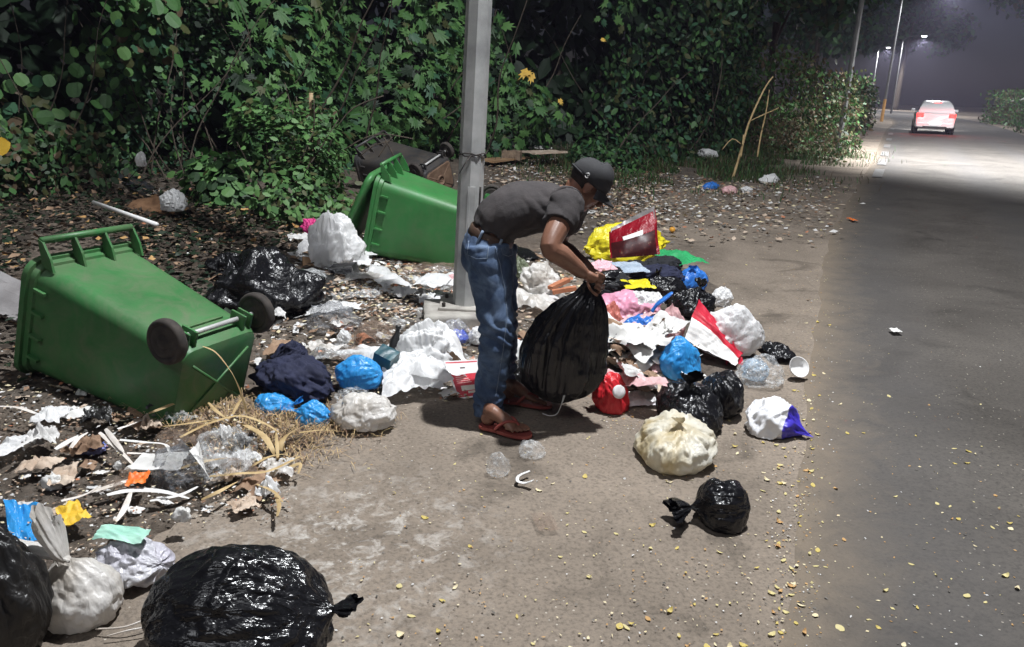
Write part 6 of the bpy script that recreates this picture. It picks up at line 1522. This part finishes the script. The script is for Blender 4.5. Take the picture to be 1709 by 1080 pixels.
# dry saplings leaning over the litter edge
def sapling(label, pts, r, twigs):
    s = empty('dry_sapling', tuple(pts[0])); s.location.z = 0; tag(s, label, 'sapling', 'dry saplings at the grass strip'); q = smooth_path(pts, 4); off = Vector((s.location.x, s.location.y, 0))
    tube('stem', [p_ - off for p_ in q], [r * (1 - .6 * i / len(q)) for i in range(len(q))], M['straw'], s, 7)
    for tw in twigs: tube('twig', [p_ - off for p_ in smooth_path(tw, 3)], r * .35, M['straw'], s, 5)
Ys = G(1228, 300).y
sapling('pale dry sapling leaning out of the grass strip', [P(1222, 300, Ys), P(1236, 255, Ys), P(1250, 205, Ys), P(1275, 150, Ys), P(1290, 128, Ys)], .028, [[P(1252, 202, Ys), P(1262, 197, Ys), P(1300, 180, Ys)], [P(1236, 240, Ys), P(1222, 232, Ys), P(1205, 250, Ys)]])
sapling('thin upright dry sapling beside the leaning one', [P(1264, 262, Ys + .5), P(1270, 225, Ys + .5), P(1278, 190, Ys + .5), P(1284, 150, Ys + .5)], .020, [])
sapling('short broken dry stem below the leaning sapling', [P(1236, 262, Ys - .3), P(1239, 245, Ys - .3), P(1241, 225, Ys - .3)], .022, [])
# hanging bare twigs in the left thicket and the bare branch over the charcoal bin
tw = empty('bare_branch', tuple(P(575, 245, 9.0))); tag(tw, 'bare arching branch over the charcoal bin', 'branch'); bpy.context.view_layer.update()
for pts in ([(575, 250), (605, 232), (640, 224), (690, 232)], [(560, 215), (590, 180), (640, 160)], [(600, 262), (622, 244), (650, 236)], [(640, 228), (652, 250), (660, 268)], [(655, 228), (640, 248), (632, 262)]):
    tube('twig', [P(x, y, 9.0) - tw.location for x, y in smooth_path([(x, y, 0) for x, y in pts], 3) and [(p_.x, p_.y) for p_ in smooth_path([(x, y, 0) for x, y in pts], 3)]], .007, M['twig'], tw, 5)
# grass strip (stuff)
rng = np.random.default_rng(77); n = 42000
u = rng.random(n); ln_x = np.interp(u, [0, .3, .6, 1], [1.2, 3.0, 5.0, 8.4]); ln_y = np.interp(u, [0, .3, .6, 1], [14.2, 15.6, 18.0, 24.5])
px_ = ln_x + rng.normal(size=n) * .9; py_ = ln_y + rng.normal(size=n) * 1.1 + .6
ok_ = vnoise(np.stack([px_ * 1.2, py_ * 1.2, px_ * 0], -1), 5) > .32; px_, py_ = px_[ok_], py_[ok_]; n = len(px_)
ang = rng.random(n) * 6.283; h = rng.uniform(.03, .13, n) * rng.choice([1, 1, 1, 1.9], n); d = np.stack([np.cos(ang), np.sin(ang)], -1) * (h * .6)[:, None]; z0 = np.maximum(0, T(px_, py_)) - .02
s = np.stack([-np.sin(ang), np.cos(ang), 0 * ang], -1) * .007
A = np.c_[px_, py_, z0]; B = A + np.c_[d * .4, h * .7]; C_ = A + np.c_[d, h]
V = np.stack([A - s, A + s, B + s * .8, B - s * .8, C_], 1).reshape(-1, 3); o0 = np.arange(n) * 5
Fc = np.concatenate([np.stack([o0, o0 + 1, o0 + 2], -1), np.stack([o0, o0 + 2, o0 + 3], -1), np.stack([o0 + 3, o0 + 2, o0 + 4], -1)]); mi = rng.integers(0, 4, n)
kind(link('grass_strip', fast_mesh('grass_strip', V, Fc, [M['g1'], M['g4'], M['gb'], M['g2']], np.concatenate([mi] * 3), False)), 'stuff', 'weedy grass strip at the foot of the dark shrubs')

# ================================================================== THE CAR
cl = G(1523, 226); crr = G(1589, 225); cc = (cl + crr) / 2
hd = Vector((.40, .917, 0)).normalized()
car = empty('car', (cc.x, cc.y, .03), math.atan2(hd.y, hd.x) - math.pi / 2); tag(car, 'white hatchback driving away with red tail lamps lit', 'car')
M['car_white'] = pmat('white_car_paint', (.78, .78, .78), .25); M['car_glass'] = pmat('dark_car_glass', (.02, .02, .024), .08); M['tail'] = emit_mat('tail_lamp', (1.0, .012, .010), 10); M['plate'] = emit_mat('lit_plate', (1, .95, .9), 2.0)
def ringc(hw, z0, z1, y, r=.12):
    out = []
    for cx, cz, a0 in ((hw - r, z1 - r, 0), (-hw + r, z1 - r, 90), (-hw + r, z0 + r, 180), (hw - r, z0 + r, 270)):
        for k in range(5): a = rad(a0 + 90 * k / 4); out.append(Vector((cx + r * math.cos(a), y, cz + r * math.sin(a))))
    return out
V, Fc = loft_rings([ringc(.74, .36, .86, 0), ringc(.81, .28, .95, .08), ringc(.84, .24, 1.0, .5), ringc(.85, .22, 1.0, 1.9), ringc(.84, .22, .98, 3.0), ringc(.80, .25, .88, 3.75), ringc(.66, .34, .70, 4.0)]); link('body', poly_mesh('body', V, Fc, M['car_white']), car)
V, Fc = loft_rings([ringc(.76, .94, .98, .14, .02), ringc(.70, .94, 1.30, .38, .1), ringc(.62, .94, 1.46, .75, .14), ringc(.61, .94, 1.50, 1.5, .14), ringc(.62, .94, 1.42, 2.2, .14), ringc(.72, .94, 1.0, 3.0, .03)]); cb = link('cabin', poly_mesh('cabin', V, Fc, M['car_white']), car)
V = [(-.60, .235, 1.02), (.60, .235, 1.02), (.50, .585, 1.385), (-.50, .585, 1.385)]; link('rear_window', poly_mesh('rear_window', V, [(0, 1, 2, 3)], M['car_glass'], False), car)
for s in (-1, 1):
    V = [(s * .748, .75, 1.03), (s * .738, 2.35, 1.03), (s * .645, 1.9, 1.38), (s * .645, .95, 1.40)]; link('side_window', poly_mesh('side_window', V, [(0, 1, 2, 3)], M['car_glass'], False), car)
    box('tail_lamp', (s * .66, .02, .84), (.28, .10, .18), M['tail'], car, .02)
    tl = bpy.data.lights.new('tail_lamp_light', 'POINT'); tl.energy = 28; tl.color = (1, .03, .03); tl.shadow_soft_size = .08; to = bpy.data.objects.new('tail_lamp_light', tl); COL.objects.link(to); to.parent = car; to.location = (s * .66, -.16, .80)
    box('mirror', (s * .93, 2.25, 1.05), (.18, .10, .12), M['car_white'], car, .03)
    for yy in (.68, 3.2):
        R90 = Matrix.Translation((s * .76, yy, .30)) @ Matrix.Rotation(math.pi / 2, 4, 'Y')
        wh = lathe('wheel', [(.17, -.09), (.28, -.10), (.30, -.06), (.30, .06), (.28, .10), (.17, .09)], M['rubber'], car, 22, R90); lathe('rim', [(.02, -.085), (.17, -.08), (.17, .08), (.02, .085)], M['silver'], wh, 14, R90)
    hl = bpy.data.lights.new('headlight_beam', 'SPOT'); hl.energy = 1400; hl.spot_size = rad(75); hl.spot_blend = .7; hl.shadow_soft_size = .06; ho = bpy.data.objects.new('headlight_beam', hl); COL.objects.link(ho); ho.parent = car; ho.location = (s * .6, 4.08, .62); ho.rotation_euler = (rad(84), 0, 0)
    box('headlight', (s * .58, 3.98, .62), (.3, .08, .14), emit_mat('headlight_glass', (1, .97, .9), 6), car, .02)
box('rear_bumper', (0, -.03, .42), (1.56, .14, .22), M['car_white'], car, .05); box('bumper_slot', (0, -.104, .33), (1.0, .02, .07), M['black_plastic'], car)
box('number_plate', (0, -.11, .50), (.48, .02, .11), M['plate'], car, .004); box('high_stop_lamp', (0, .66, 1.43), (.34, .05, .03), M['tail'], car, .006)

# ================================================================== HAZE
m = bpy.data.materials.new('night_haze'); m.use_nodes = True; nt = m.node_tree; nt.nodes.remove(nt.nodes['Principled BSDF'])
pv = nt.nodes.new('ShaderNodeVolumePrincipled'); pv.inputs['Color'].default_value = (.70, .66, .92, 1); pv.inputs['Density'].default_value = .0012; pv.inputs['Anisotropy'].default_value = .45
nt.links.new(pv.outputs[0], nt.nodes['Material Output'].inputs['Volume'])
bm = bmesh.new(); box_bm(bm, (25, 87, 9), (194, 214, 20)); kind(link('haze', finish_bm(bm, 'haze', m)), 'stuff', 'thin night haze filling the air over the road')
